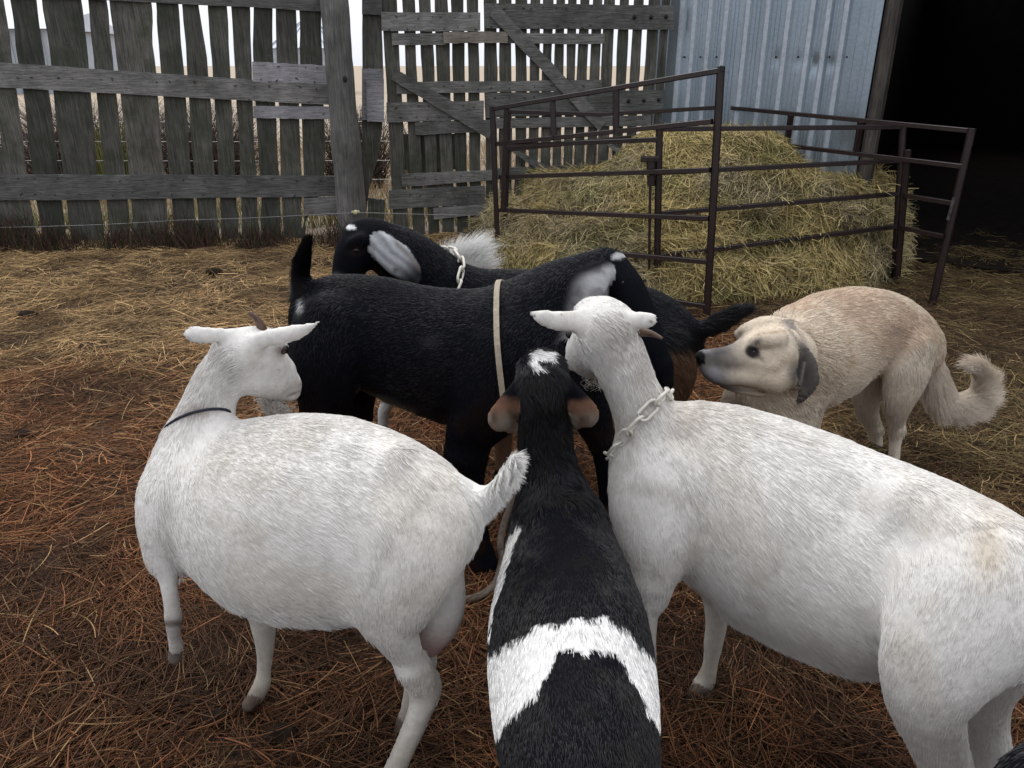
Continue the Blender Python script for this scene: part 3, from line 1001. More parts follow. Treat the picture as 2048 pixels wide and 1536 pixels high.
d = unit(unit(d) + nrm * RNG.normal(.10, .24, N)[:, None])
sd = unit(np.cross(d, nrm))
L = RNG.uniform(.08, .34, N)
t = np.linspace(-.5, .5, 6)
bend = RNG.normal(0, .22, N)
pts = P0[:, None] + (L[:, None] * t)[..., None] * d[:, None] + (L[:, None] * bend[:, None] * (t ** 2 - .1))[..., None] * sd[:, None] \
    + (nrm * RNG.uniform(-.015, .04, N)[:, None])[:, None] - (L[:, None] * (t ** 2) * RNG.uniform(0, .5, N)[:, None])[..., None] * nrm[:, None]
pts[..., 2] = np.maximum(pts[..., 2], .01)
n1 = fnoise(P0, 2.0, 15); n2 = fnoise(P0 * [1, 1, 2.5], 3.0, 18)
c = np.tile(np.array([.42, .335, .145]), (N, 1))
c = mixc(c, (.36, .30, .19), sstep(.46, .62, n1))              # greyer sun-bleached tops
c = mixc(c, (.22, .205, .08), sstep(.5, .68, n2) * .8)          # greener seams
c = mixc(c, (.07, .06, .03), (RNG.random(N) < .24) * .8)
c = mixc(c, (.50, .42, .24), (RNG.random(N) < .12) * .7)
c *= RNG.uniform(.6, 1.6, (N, 1))
strands('hay_stalks', pts, np.array([.7, 1, 1, 1, .9, .6]) * RNG.uniform(.0014, .0026, (N, 1)), c, M_STRAW, hay)

# loose wisps sticking out between the rails
n_w = 420
pp = []
rgw = np.random.default_rng(44)
for q in range(n_w):
    s_ = rgw.random()
    if q % 3 == 0:
        a_, dirv = A(1796, rgw.uniform(375, 570), 5.62 + .2 * rgw.random()), np.array([1.0, -.25, .25])
    elif q % 3 == 1:
        px_ = 1330 + 460 * s_
        a_, dirv = A(px_, rgw.uniform(400, 560) - 60 * s_, 1 / ((1 - s_) / 5.12 + s_ / 5.64)), np.array([.1, -1.0, .05])
    else:
        px_ = 1010 + 310 * s_
        a_, dirv = A(px_, rgw.uniform(405, 520), 1 / ((1 - s_) / 6.25 + s_ / 5.2)), np.array([-.2, -1.0, .1])
    dv = unit(dirv + rgw.normal(0, .6, 3)); L_ = rgw.uniform(.06, .24)
    tt = np.linspace(-.4, .6, 5)[:, None]
    pp.append(a_ + dv * L_ * tt + np.array([0, 0, -1.]) * L_ * .35 * tt ** 2 + np.cross(dv, [0, 0, 1]) * L_ * rgw.normal(0, .15) * tt ** 2)
strands('loose_wisps', np.array(pp), np.array([.8, 1, 1, .9, .6]) * .0022, np.array([.46, .38, .18]) * rgw.uniform(.5, 1.4, (n_w, 1)), M_STRAW, hay)

# ------------------------------------------------------------------ feeder panels of brown square tube
def panel(label, bars, posts, loc, extra=None, bar_w=.030, post_w=.040):
    t_ = empty('livestock_panel', loc, label, 'steel panel', 'brown steel pen panels around the hay')
    for a, b in posts:
        m_ = MB(); m_.bar(A(*a), A(*b), post_w, up=(0, 1, 0)); m_.build('upright', M_RUST, t_)
    for a, b in bars:
        m_ = MB(); m_.bar(A(*a), A(*b), bar_w); m_.build('rail', M_RUST, t_)
    return t_
YL, YR = 6.2, 4.66
def ya(px):  # depth along panel A (linear in 1/depth)
    s = (px - 990) / (1430 - 990)
    return 1 / ((1 - s) / YL + s / YR)
pa = panel('tall brown steel pen panel in front of the hay, its corner rising highest',
           [((985, 218, YL), (1441, 141, YR)), ((992, 288, YL), (1424, 243, YR)), ((1000, 354, YL), (1420, 340, YR)),
            ((997, 420, YL), (1418, 437, YR)), ((1010, 487, YL), (1416, 524, YR)), ((1040, 556, ya(1040)), (1414, 613, YR))],
           [((984, 212, YL), (997, 530, YL)), ((1442, 133, YR), (1413, 640, YR)),
            ((1105, 200, ya(1105)), (1108, 278, ya(1108))), ((1232, 180, ya(1232)), (1232, 264, ya(1232))), ((1013, 216, ya(1013)), (1006, 420, ya(1006)))],
           G(1430, 628))
m_ = MB(); m_.bar(A(1441, 137, YR), A(1446, 137, YR), .045, .03); m_.build('end_cap', M_TAG, pa)
YC, YD = 5.06, 5.58
def yb(px):
    s = (px - 1318) / (1805 - 1318)
    return 1 / ((1 - s) / YC + s / YD)
pb_ = panel('brown steel pen panel with level rails running across the front of the hay',
            [((1318, 258, YC), (1805, 254, YD)), ((1324, 345, YC), (1805, 321, YD)), ((1322, 427, YC), (1803, 387, YD)), ((1320, 512, YC), (1800, 452, YD)),
             ((1012, 292, 6.1), (1316, 279, YC)), ((1318, 585, YC), (1795, 520, YD))],
            [((1319, 250, YC), (1313, 600, YC)), ((1806, 250, YD), (1788, 570, YD))], G(1318, 605))
# hinge pin with its lugs on panel B's left upright
m_ = MB()
m_.bar(A(1282, 318, YC - .02), A(1316, 318, YC - .02), .045, .032)
m_.bar(A(1302, 316, YC - .02), A(1302, 340, YC - .02), .05)
m_.bar(A(1302, 350, YC - .02), A(1302, 372, YC - .02), .045)
m_.bar(A(1302, 345, YC - .02), A(1318, 345, YC - .02), .03)
m_.build('hinge_lug', M_RUST, pb_)
m_ = MB(); m_.tube([A(1301, 336, YC - .02), A(1298, 540, YC - .02)], .010, 8); m_.build('hinge_pin', M_RUST, pb_)
YE = 5.02
def yc(px):
    s = (px - 1805) / (1935 - 1805)
    return 1 / ((1 - s) / 5.46 + s / YE)
pc = panel('brown steel pen panel at the right end standing before the dark doorway',
           [((1444, 214, yc(1444)), (1945, 262, YE)), ((1572, 291, yc(1572)), (1926, 333, YE)), ((1805, 390, yc(1805)), (1908, 407, YE)), ((1800, 455, yc(1800)), (1888, 473, YE))],
           [((1944, 257, YE), (1864, 610, YE)), ((1582, 230, yc(1582)), (1573, 294, yc(1573))), ((1722, 244, yc(1722)), (1712, 306, yc(1712))), ((1815, 300, yc(1815)), (1794, 552, yc(1794)))],
           G(1863, 608))
m_ = MB(); m_.bar(A(1908, 395, YE - .024), A(1896, 440, YE - .024), .02, .006, (0, 1, 0)); m_.build('rubbed_patch', M_BARE, pc)
pd = panel('thin brown steel pen rail at the back against the barn wall',
           [((1016, 223, 6.35), (1200, 229, 6.5)), ((1200, 229, 6.5), (1440, 215, 6.75)), ((1010, 300, 6.35), (1320, 268, 6.6))],
           [((1017, 218, 6.36), (1010, 470, 6.36)), ((1436, 212, 6.75), (1428, 420, 6.75))], A(1016, 300, 6.36) * [1, 1, 0])

# ------------------------------------------------------------------ animals: one smooth skin grown round tapering limbs
def smin(a, b, k):
    h = np.maximum(k - np.abs(a - b), 0) / k
    return np.minimum(a, b) - h * h * k * .25

class Chain:
    """a limb: rows (px, py, distance, radius in photo px) in the direction the coat lies"""
    def __init__(self, tagname, rows, k=.03, axis=None, squash=1.0, n=None):
        n = n or (9 if tagname in ('torso', 'neck', 'thigh') else 5)
        P, R = [], []
        for px, py, Y, r in rows:
            p, t = at(px, py, Y)
            P.append(p); R.append(r * t / FPX)
        Q = spline(np.column_stack([P, R]), n)
        self.tag, self.k = tagname, k
        self.P, self.R = Q[:, :3], np.maximum(Q[:, 3], .003)
        self.M = None
        if axis is not None and squash != 1.0:
            a = unit(np.asarray(axis, float))
            self.M = np.eye(3) + np.outer(a, a) * (1 / squash - 1)
        T = np.gradient(self.P, axis=0)
        self.T = unit(T)
        self.rmax = self.R.max() * max(1.0, squash)
    def dist(self, X):
        P = self.P
        if self.M is not None:
            X = X @ self.M.T; P = P @ self.M.T
        D = np.full(len(X), 9.0, np.float32)
        for i in range(len(P) - 1):
            ab = P[i + 1] - P[i]
            L2 = float(ab @ ab) + 1e-12
            w = X - P[i]
            t = np.clip(w @ ab / L2, 0, 1)
            e = w - t[:, None] * ab
            D = np.minimum(D, np.sqrt((e * e).sum(1)) - (self.R[i] + (self.R[i + 1] - self.R[i]) * t))
        return D

def field(chains, X):
    F = np.full(len(X), 9.0)
    for c in chains:
        if c.tag != 'hollow':
            F = smin(F, c.dist(X), c.k)
    return F

def surface_nets(F, org, h):
    s = F < 0
    nx_, ny_, nz_ = F.shape
    cnt = np.zeros((nx_ - 1, ny_ - 1, nz_ - 1), np.int8)
    offs = [(a, b, c) for a in (0, 1) for b in (0, 1) for c in (0, 1)]
    for a, b, c in offs:
        cnt += s[a:nx_ - 1 + a, b:ny_ - 1 + b, c:nz_ - 1 + c]
    act = np.argwhere((cnt > 0) & (cnt < 8))
    idx = -np.ones(cnt.shape, np.int32)
    idx[tuple(act.T)] = np.arange(len(act))
    acc = np.zeros((len(act), 3)); n_ = np.zeros(len(act))
    for a in offs:
        for ax in range(3):
            if a[ax]: continue
            b = list(a); b[ax] = 1
            fa = F[act[:, 0] + a[0], act[:, 1] + a[1], act[:, 2] + a[2]]
            fb = F[act[:, 0] + b[0], act[:, 1] + b[1], act[:, 2] + b[2]]
            m_ = (fa < 0) != (fb < 0)
            t_ = fa[m_] / (fa[m_] - fb[m_])
            q = np.tile(np.array(a, float), (m_.sum(), 1)); q[:, ax] += t_
            acc[m_] += q; n_[m_] += 1
    V = org + h * (act + acc / n_[:, None])
    faces = []
    for ax in range(3):
        o1, o2 = [(1, 2), (2, 0), (0, 1)][ax]
        sl0 = [slice(None)] * 3; sl1 = [slice(None)] * 3
        sl0[ax] = slice(0, -1); sl1[ax] = slice(1, None)
        ch = np.argwhere(s[tuple(sl0)] != s[tuple(sl1)])
        ch = ch[(ch[:, o1] > 0) & (ch[:, o2] > 0) & (ch[:, o1] < F.shape[o1] - 1) & (ch[:, o2] < F.shape[o2] - 1)]
        inside = s[tuple(ch.T)]
        def cell(d1, d2):
            q = ch.copy(); q[:, o1] += d1; q[:, o2] += d2
            return idx[tuple(q.T)]
        Q = np.stack([cell(-1, -1), cell(0, -1), cell(0, 0), cell(-1, 0)], 1)
        Q[~inside] = Q[~inside][:, ::-1]
        faces.append(Q)
    return V, np.vstack(faces)

def relax(V, Fq, it=3, lam=.5):
    e = np.vstack([Fq[:, [0, 1]], Fq[:, [1, 2]], Fq[:, [2, 3]], Fq[:, [3, 0]]])
    e = np.vstack([e, e[:, ::-1]])
    deg = np.bincount(e[:, 0], minlength=len(V)).astype(float)
    for i in range(it):
        for lm in (lam, -lam * .9):
            s = np.stack([np.bincount(e[:, 0], V[e[:, 1], k], len(V)) for k in range(3)], 1)
            V = V + lm * (s / deg[:, None] - V)
    return V

class Animal:
    def __init__(self, name, chains, coat, skin_mat, fur_mat, label, cat, group=None, voxel=.007, fur=None, n_fur=60000, rad=.0006, base=None, seed=1, furname='coat'):
        self.chains = chains
        sol = [c for c in chains if c.tag != 'hollow']
        lo = np.min([(c.P - c.R[:, None] * 1.35).min(0) for c in sol], 0) - 3 * voxel
        hi = np.max([(c.P + c.R[:, None] * 1.35).max(0) for c in sol], 0) + 3 * voxel
        n_ = np.ceil((hi - lo) / voxel).astype(int) + 1
        F = np.full(tuple(n_), 9.0, np.float32)
        for c in sorted(chains, key=lambda q: q.tag == 'hollow'):
            a = np.maximum(np.floor(((c.P - c.R[:, None] * 1.1).min(0) - c.k - 2 * voxel - lo) / voxel).astype(int), 0)
            b = np.minimum(np.ceil(((c.P + c.R[:, None] * 1.1).max(0) + c.k + 2 * voxel - lo) / voxel).astype(int) + 1, n_)
            if np.any(b <= a): continue
            g = np.stack(np.meshgrid(*[lo[i] + voxel * np.arange(a[i], b[i]) for i in range(3)], indexing='ij'), -1).astype(np.float32)
            D = c.dist(g.reshape(-1, 3)).reshape(g.shape[:3])
            sl = tuple(slice(a[i], b[i]) for i in range(3))
            F[sl] = -smin(-F[sl], D, c.k) if c.tag == 'hollow' else smin(F[sl], D, c.k)
        V, Q = surface_nets(F, lo, voxel)
        V = relax(V, Q, 8)
        self.V = V
        if base is None:
            base = np.array([V[:, 0].mean(), V[:, 1].mean(), 0])
        o = mesh_obj(name, V, Q, skin_mat, loc=base, smooth=True)
        tag(o, label, cat, group)
        self.obj = o
        self.coat = coat
        col = self.colour(V, skin=True)
        at_ = o.data.attributes.new('tint', 'FLOAT_COLOR', 'POINT')
        c4 = np.ones((len(V), 4), np.float32); c4[:, :3] = col
        at_.data.foreach_set('color', c4.ravel())
        if fur and n_fur:
            self.grow(V, Q, fur, n_fur, rad, fur_mat, seed, furname)
    def near(self, X):
        """nearest limb, blended coat direction, and place along the limb for every point"""
        best = np.full(len(X), 9.0); who = np.zeros(len(X), int); along = np.zeros(len(X))
        T = np.zeros((len(X), 3)); W = np.zeros(len(X))
        for ci, c in enumerate(self.chains):
            if c.tag == 'hollow': continue
            for i in range(0, len(c.P)):
                d = np.linalg.norm(X - c.P[i], axis=1) - c.R[i]
                w = np.exp(-np.clip(d, -.02, 9) / .035)
                T += w[:, None] * c.T[i]; W += w
                m_ = d < best
                best[m_] = d[m_]; who[m_] = ci; along[m_] = i / (len(c.P) - 1)
        return who, along, unit(T)
    def colour(self, X, skin=False):
        who, along, T = self.near(X)
        tags = np.array([c.tag for c in self.chains])[who]
        self.vtags = tags
        return self.coat(X, tags, along)
    def grow(self, V, Q, fur, n_, rad, mat, seed, furname):
        rg = np.random.default_rng(seed)
        a, b, c, d = (V[Q[:, i]] for i in range(4))
        nr = np.cross(c - a, d - b)
        ar = np.linalg.norm(nr, axis=1)
        nr = nr / (ar[:, None] + 1e-12)
        # more hairs where the animal is seen close
        dens = np.array([{'tail': 6.0, 'ear': 1.6, 'head': 1.5, 'muzzle': 1.5}.get(t_, 1.0) for t_ in self.vtags])[Q[:, 0]]
        wt = np.cumsum(ar * dens)
        pick = np.searchsorted(wt / wt[-1], rg.random(n_))
        pick = np.minimum(pick, len(Q) - 1)
        u, v = rg.random(n_)[:, None], rg.random(n_)[:, None]
        X = (a[pick] * (1 - u) + b[pick] * u) * (1 - v) + (d[pick] * (1 - u) + c[pick] * u) * v
        N = nr[pick]
        who, along, T = self.near(X)
        tags = np.array([c_.tag for c_ in self.chains])[who]
        L = np.zeros(n_); lift = np.zeros(n_); grav = np.zeros(n_); messy = np.zeros(n_)
        for tg in set(tags):
            l_, li, gr, me = fur.get(tg, fur['*'])
            m_ = tags == tg
            L[m_], lift[m_], grav[m_], messy[m_] = l_, li, gr, me
        keep = L > 0
        X, N, T, L, lift, grav, messy, tags, along = (q[keep] for q in (X, N, T, L, lift, grav, messy, tags, along))
        n_ = len(X)
        swirl = np.stack([fnoise(X, 14, 40 + i) - .5 for i in range(3)], 1) * 2.6
        clump = np.stack([vnoise(X, 55, 50 + i) - .5 for i in range(3)], 1) * 2.2
        D = T + np.array([0, 0, -1.]) * grav[:, None] + (swirl + clump) * messy[:, None] + rg.normal(0, .10, (n_, 3))
        D = D - N * np.sum(D * N, 1, keepdims=True)
        D = unit(D)
        L = L * rg.uniform(.6, 1.2, n_) * (.7 + .6 * vnoise(X, 40, 61))
        under = np.isin(tags, ['torso', 'thigh']) * sstep(.15, .7, -N[:, 2])           # shaggier along the belly
        L = L * (1 + .9 * under * vnoise(X, 22, 63)); grav = grav + under * .8
        t = np.linspace(0, 1, 4)
        lf = lift * rg.uniform(.5, 1.5, n_)
        pts = X[:, None] - N[:, None] * .001 + (L[:, None] * t)[..., None] * D[:, None] \
            + (L[:, None] * (lf[:, None] * t * (1.25 - .6 * t)))[..., None] * N[:, None]
        dn = np.array([0, 0, -1.]) - N * np.minimum(0, -N[:, 2])[:, None]          # gravity, never into the hide
        pts += (L[:, None] * t ** 2 * (.10 + grav[:, None] * .12))[..., None] * dn[:, None]
        col = self.coat(X + D * (L * .10)[:, None], tags, along)
        thick = np.where(tags == 'tail', .55, np.where(np.isin(tags, ['head', 'muzzle', 'ear']), .8, 1.0))[:, None]
        strands(furname, pts, np.array([1, .95, .75, .25]) * rad * thick * rg.uniform(.7, 1.3, (n_, 1)), col, mat, self.obj)
    def add(self, name, mb, mat, smooth=True):
        return mb.build(name, mat, self.obj, smooth=smooth)
    def front(self, px, py, into=0.0):
        """where the line of sight through a photo point meets this animal"""
        d = unit(A(px, py, 2.0) - CAM)
        ts = np.linspace(.7, 3.6, 1800)
        F = field(self.chains, CAM + d * ts[:, None])
        i = np.where(F < 0)[0]
        i = i[0] if len(i) else int(F.argmin())
        return CAM + d * (ts[i] + into)
    def shell(self, C, D, far=.45):
        """distance from C along D to the skin"""
        ts = np.linspace(0.0, far, 120)
        F = field(self.only, C + D * ts[:, None])
        out = np.where(F > 0)[0]
        return ts[out[0]] if len(out) else far
    def ring(self, C, n, count, gap=.004, only=None, snug=None):
        """closed loop of points lying on the skin in the plane through C with normal n"""
        n = unit(n)
        self.only = self.chains if only is None else [c for c in self.chains if c.tag in only]
        u = unit(np.cross(n, [0.1, .2, 1.0])); v = np.cross(n, u)
        out = []
        for k in range(count):
            a = math.tau * k / count
            D = math.cos(a) * u + math.sin(a) * v
            r_ = self.shell(C, D, .3)
            if snug is not None:
                full, self.only = self.only, [c for c in self.chains if c.tag == 'neck']
                r_ = min(r_, self.shell(C, D, .3) + snug); self.only = full
            out.append(C + D * (r_ + gap))
        return np.array(out)

def links_mb(ring_pts, wire, link_l):
    """plastic chain: stadium links, every other one turned a quarter"""
    P = np.vstack([ring_pts, ring_pts[:1]])
    seg = np.linalg.norm(np.diff(P, axis=0), axis=1)
    tot = seg.sum(); s = np.concatenate([[0], np.cumsum(seg)])
    n_ = int(round(tot / (link_l - 2.6 * wire)))
    ctr = ring_pts.mean(0)
    mb = MB()
    def ptat(x):
        x = x % tot
        i = min(np.searchsorted(s, x, 'right') - 1, len(seg) - 1)
        return P[i] + (P[i + 1] - P[i]) * (x - s[i]) / seg[i]
    for k in range(n_):
        x = tot * k / n_
        c = ptat(x); tdir = unit(ptat(x + .01) - ptat(x - .01))
        out = unit(c - ctr - tdir * np.dot(c - ctr, tdir))
        side = np.cross(tdir, out)
        a = .35 if k % 2 else 1.35
        w = side * math.cos(a) + out * math.sin(a)
        hw, hl = link_l * .24, link_l * .5 - link_l * .24
        path = []
        for q in range(7):
            an = -math.pi / 2 + math.pi * q / 6
            path.append(c + tdir * (hl + hw * math.cos(an)) + w * hw * math.sin(an))
        for q in range(7):
            an = math.pi / 2 + math.pi * q / 6
            path.append(c + tdir * (-hl + hw * math.cos(an)) + w * hw * math.sin(an))
        mb.tube(np.array(path) + out * wire * .8, wire, 7, closed=True)
    return mb

def eye_mb(p, r):
    mb = MB(); mb.ball(p, r, 12, 8); return mb

VIEW = lambda px, py, Y: unit(A(px, py, Y) - CAM)

# ---- coats
def inpoly(x, y, poly):
    p = np.asarray(poly, float)
    c = np.zeros(len(x), bool)
    j = len(p) - 1
    for i in range(len(p)):
        k = ((p[i, 1] > y) != (p[j, 1] > y)) & (x < (p[j, 0] - p[i, 0]) * (y - p[i, 1]) / (p[j, 1] - p[i, 1] + 1e-9) + p[i, 0])
        c ^= k
        j = i
    return c

def coat_white(X, tags, along, warm=(.0, .0)):
    n1, n2 = fnoise(X, 5.5, 70), fnoise(X, 17, 74)
    c = np.tile(np.array([.67, .652, .62]), (len(X), 1))
    c = mixc(c, (.56, .51, .44), sstep(.54, .74, n1) * .38)
    c = mixc(c, (.46, .41, .36), sstep(.60, .76, n2) * .30)
    c = mixc(c, (.80, .79, .76), (tags == 'tail') * .9)
    leg = np.isin(tags, ['leg', 'hoof'])
    c = mixc(c, (.37, .335, .28), np.where(leg, 1 - sstep(.12, .46, X[:, 2]), 0) * .85)
    c = mixc(c, (.13, .09, .065), np.where(leg, (1 - sstep(.03, .13, X[:, 2])) * sstep(.35, .6, n2 + .1), 0) * .8)
    c = mixc(c, (.07, .05, .04), (tags == 'hoof') * .85)
    c = mixc(c, (.42, .27, .25), (tags == 'udder') * sstep(.45, .9, along) * .8)
    c = mixc(c, (.50, .43, .40), (tags == 'muzzle') * sstep(.0, .3, .3 - along) * .8)
    return c

FUR_GOAT = {'*': (.016, .14, .25, .07), 'torso': (.022, .14, .42, .08), 'neck': (.021, .18, .2, .2), 'head': (.010, .14, .05, .10), 'muzzle': (.005, .1, 0, .1),
            'ear': (.004, .10, 0, .1), 'leg': (.008, .12, .1, .08), 'thigh': (.016, .12, .4, .07), 'tail': (.026, .16, .85, .06), 'udder': (.006, .15, .2, .2),
            'hoof': (0, 0, 0, 0), 'beard': (.06, .3, .8, .3)}

# ================================================================== white goat at the left
lat = unit(np.cross(A(940, 985, 1.24) - A(330, 900, 1.48), [0, 0, 1]))
ch = [Chain('torso', [(384, 975, 1.47, 82), (468, 1010, 1.43, 146), (568, 1040, 1.39, 196), (680, 1042, 1.34, 200), (785, 1040, 1.29, 160), (868, 1040, 1.25, 92), (900, 1040, 1.23, 60)], .05, lat, .92),
      Chain('torso', [(400, 900, 1.47, 45), (500, 897, 1.43, 50), (620, 888, 1.38, 52), (740, 912, 1.32, 48), (850, 982, 1.26, 38), (925, 1012, 1.23, 28)], .05),
      Chain('torso', [(372, 950, 1.42, 52), (346, 1003, 1.39, 50), (354, 1045, 1.37, 38)], .04),
      Chain('neck', [(472, 706, 1.50, 42), (438, 764, 1.50, 46), (408, 832, 1.49, 52), (388, 900, 1.48, 66), (384, 960, 1.47, 78)], .04),
      Chain('head', [(556, 742, 1.60, 33), (535, 720, 1.55, 38), (505, 702, 1.52, 42), (478, 702, 1.50, 40)], .025),
      Chain('head', [(540, 765, 1.57, 30), (508, 755, 1.53, 36), (480, 745, 1.51, 34)], .025),
      Chain('muzzle', [(587, 771, 1.65, 17), (574, 762, 1.63, 26), (552, 748, 1.60, 32)], .02),
      Chain('muzzle', [(588, 790, 1.64, 11), (572, 788, 1.63, 16), (545, 778, 1.60, 24)], .015),
      Chain('head', [(566, 690, 1.545, 10), (552, 688, 1.53, 15), (535, 690, 1.52, 16)], .012),
      Chain('head', [(500, 674, 1.52, 16), (525, 668, 1.53, 15), (545, 676, 1.54, 16)], .02),
      Chain('ear', [(470, 676, 1.49, 15), (440, 669, 1.47, 15), (410, 671, 1.45, 18), (390, 669, 1.44, 18), (380, 668, 1.44, 14)], .02, VIEW(420, 668, 1.46), .45),
      Chain('ear', [(520, 680, 1.49, 17), (552, 673, 1.48, 18), (588, 666, 1.47, 17), (615, 656, 1.46, 11), (640, 642, 1.45, 2.5)], .02, VIEW(580, 668, 1.48), .45),
      Chain('thigh', [(868, 1050, 1.19, 62), (835, 1110, 1.165, 76), (800, 1180, 1.155, 76), (782, 1240, 1.155, 58), (808, 1300, 1.165, 40), (838, 1355, 1.18, 31)], .085, lat, .62),
      Chain('leg', [(824, 1330, 1.175, 35), (848, 1378, 1.19, 32), (840, 1422, 1.18, 25), (812, 1490, 1.17, 22), (780, 1560, 1.165, 22), (755, 1612, 1.165, 27)], .012),
      Chain('leg', [(862, 1352, 1.195, 14), (866, 1374, 1.20, 16), (856, 1400, 1.195, 13)], .012),
      Chain('torso', [(810, 918, 1.25, 18), (842, 945, 1.24, 20), (872, 975, 1.225, 18)], .07),
      Chain('hollow', [(730, 965, 1.04, 88), (770, 1015, 1.03, 88)], .04),
      Chain('hoof', [(750, 1612, 1.165, 28), (738, 1650, 1.165, 32)], .01),
      Chain('thigh', [(880, 1040, 1.34, 70), (850, 1160, 1.38, 62), (838, 1260, 1.40, 40), (842, 1320, 1.42, 27)], .04),
      Chain('leg', [(842, 1320, 1.42, 27), (828, 1380, 1.41, 20), (815, 1440, 1.40, 18)], .02),
      Chain('hoof', [(813, 1440, 1.40, 19), (808, 1470, 1.40, 23)], .01),
      Chain('thigh', [(352, 1000, 1.39, 62), (332, 1060, 1.36, 48), (326, 1115, 1.34, 32)], .05),
      Chain('leg', [(326, 1105, 1.34, 30), (334, 1150, 1.32, 19), (342, 1200, 1.31, 15), (347, 1238, 1.315, 17), (348, 1268, 1.34, 13), (353, 1292, 1.36, 14)], .015),
      Chain('hoof', [(352, 1296, 1.365, 13), (350, 1316, 1.365, 14)], .006),
      Chain('leg', [(470, 1130, 1.50, 60), (520, 1210, 1.50, 34), (528, 1262, 1.495, 23), (530, 1300, 1.49, 17.5), (528, 1340, 1.48, 14), (524, 1368, 1.47, 17), (513, 1390, 1.465, 17)], .02),
      Chain('hoof', [(514, 1390, 1.46, 14), (497, 1410, 1.45, 14)], .004), Chain('hoof', [(514, 1391, 1.475, 14), (505, 1412, 1.47, 14)], .004),
      Chain('udder', [(880, 1110, 1.28, 40), (884, 1180, 1.27, 47), (878, 1235, 1.26, 46), (864, 1288, 1.25, 24)], .03),
      Chain('tail', [(912, 996, 1.235, 30), (950, 998, 1.225, 23), (984, 984, 1.21, 17), (1010, 952, 1.195, 13), (1029, 912, 1.185, 6)], .03)]
def coat_w1(X, tags, along):
    c = coat_white(X, tags, along)
    px, py = pix(X)
    c = mixc(c, (.10, .07, .055), (np.exp(-((py - 1247) / 9.) ** 2) * (tags == 'leg') * (px < 420)) * .85)
    fc = np.isin(tags, ['head', 'muzzle'])
    c = mixc(c, (.20, .13, .12), fc * np.exp(-(((px - 562) / 12.) ** 2 + ((py - 699) / 9.) ** 2)) * .8)
    c = mixc(c, (.22, .15, .13), fc * np.exp(-((py - (786 - (px - 590) * .35)) / 2.6) ** 2) * (px > 572) * .8)
    c = mixc(c, (.34, .26, .24), fc * np.exp(-(((px - 599) / 8.) ** 2 + ((py - 770) / 9.) ** 2)) * .7)
    c = mixc(c, (.42, .37, .32), fc * np.exp(-(((px - 560) / 14.) ** 2 + ((py - 716) / 9.) ** 2)) * .5)
    c = mixc(c, (.33, .25, .22), np.exp(-(((px - 395) / 28.) ** 2 + ((py - 815) / 14.) ** 2)) * .7)
    return c
w1 = Animal('goat', ch, coat_w1, M_SKIN_PALE, M_FUR_PALE, 'white goat at the left with its short horn and raised tail, heavy udder behind', 'goat', 'goats crowded together in the yard',
            .007, FUR_GOAT, 150000, .0006, seed=2)
w1.add('eye', eye_mb(A(566, 698, 1.538), .0118), M_EYE)
mb = MB(); mb.tube(spline([A(527, 668, 1.53), A(521, 650, 1.525), A(511, 635, 1.52), A(497, 624, 1.515)], 4), np.linspace(.0125, .003, 13), 10)
w1.add('horn', mb, M_HORN)
C = A(404, 846, 1.485)
rp = w1.ring(C, np.cross(A(350, 848, 1.46) - C, A(388, 819, 1.43) - C), 40, .001, ('neck',))
mb = MB(); mb.tube(rp, .0034, 6, closed=True)
w1.add('collar', mb, M_NAVY)

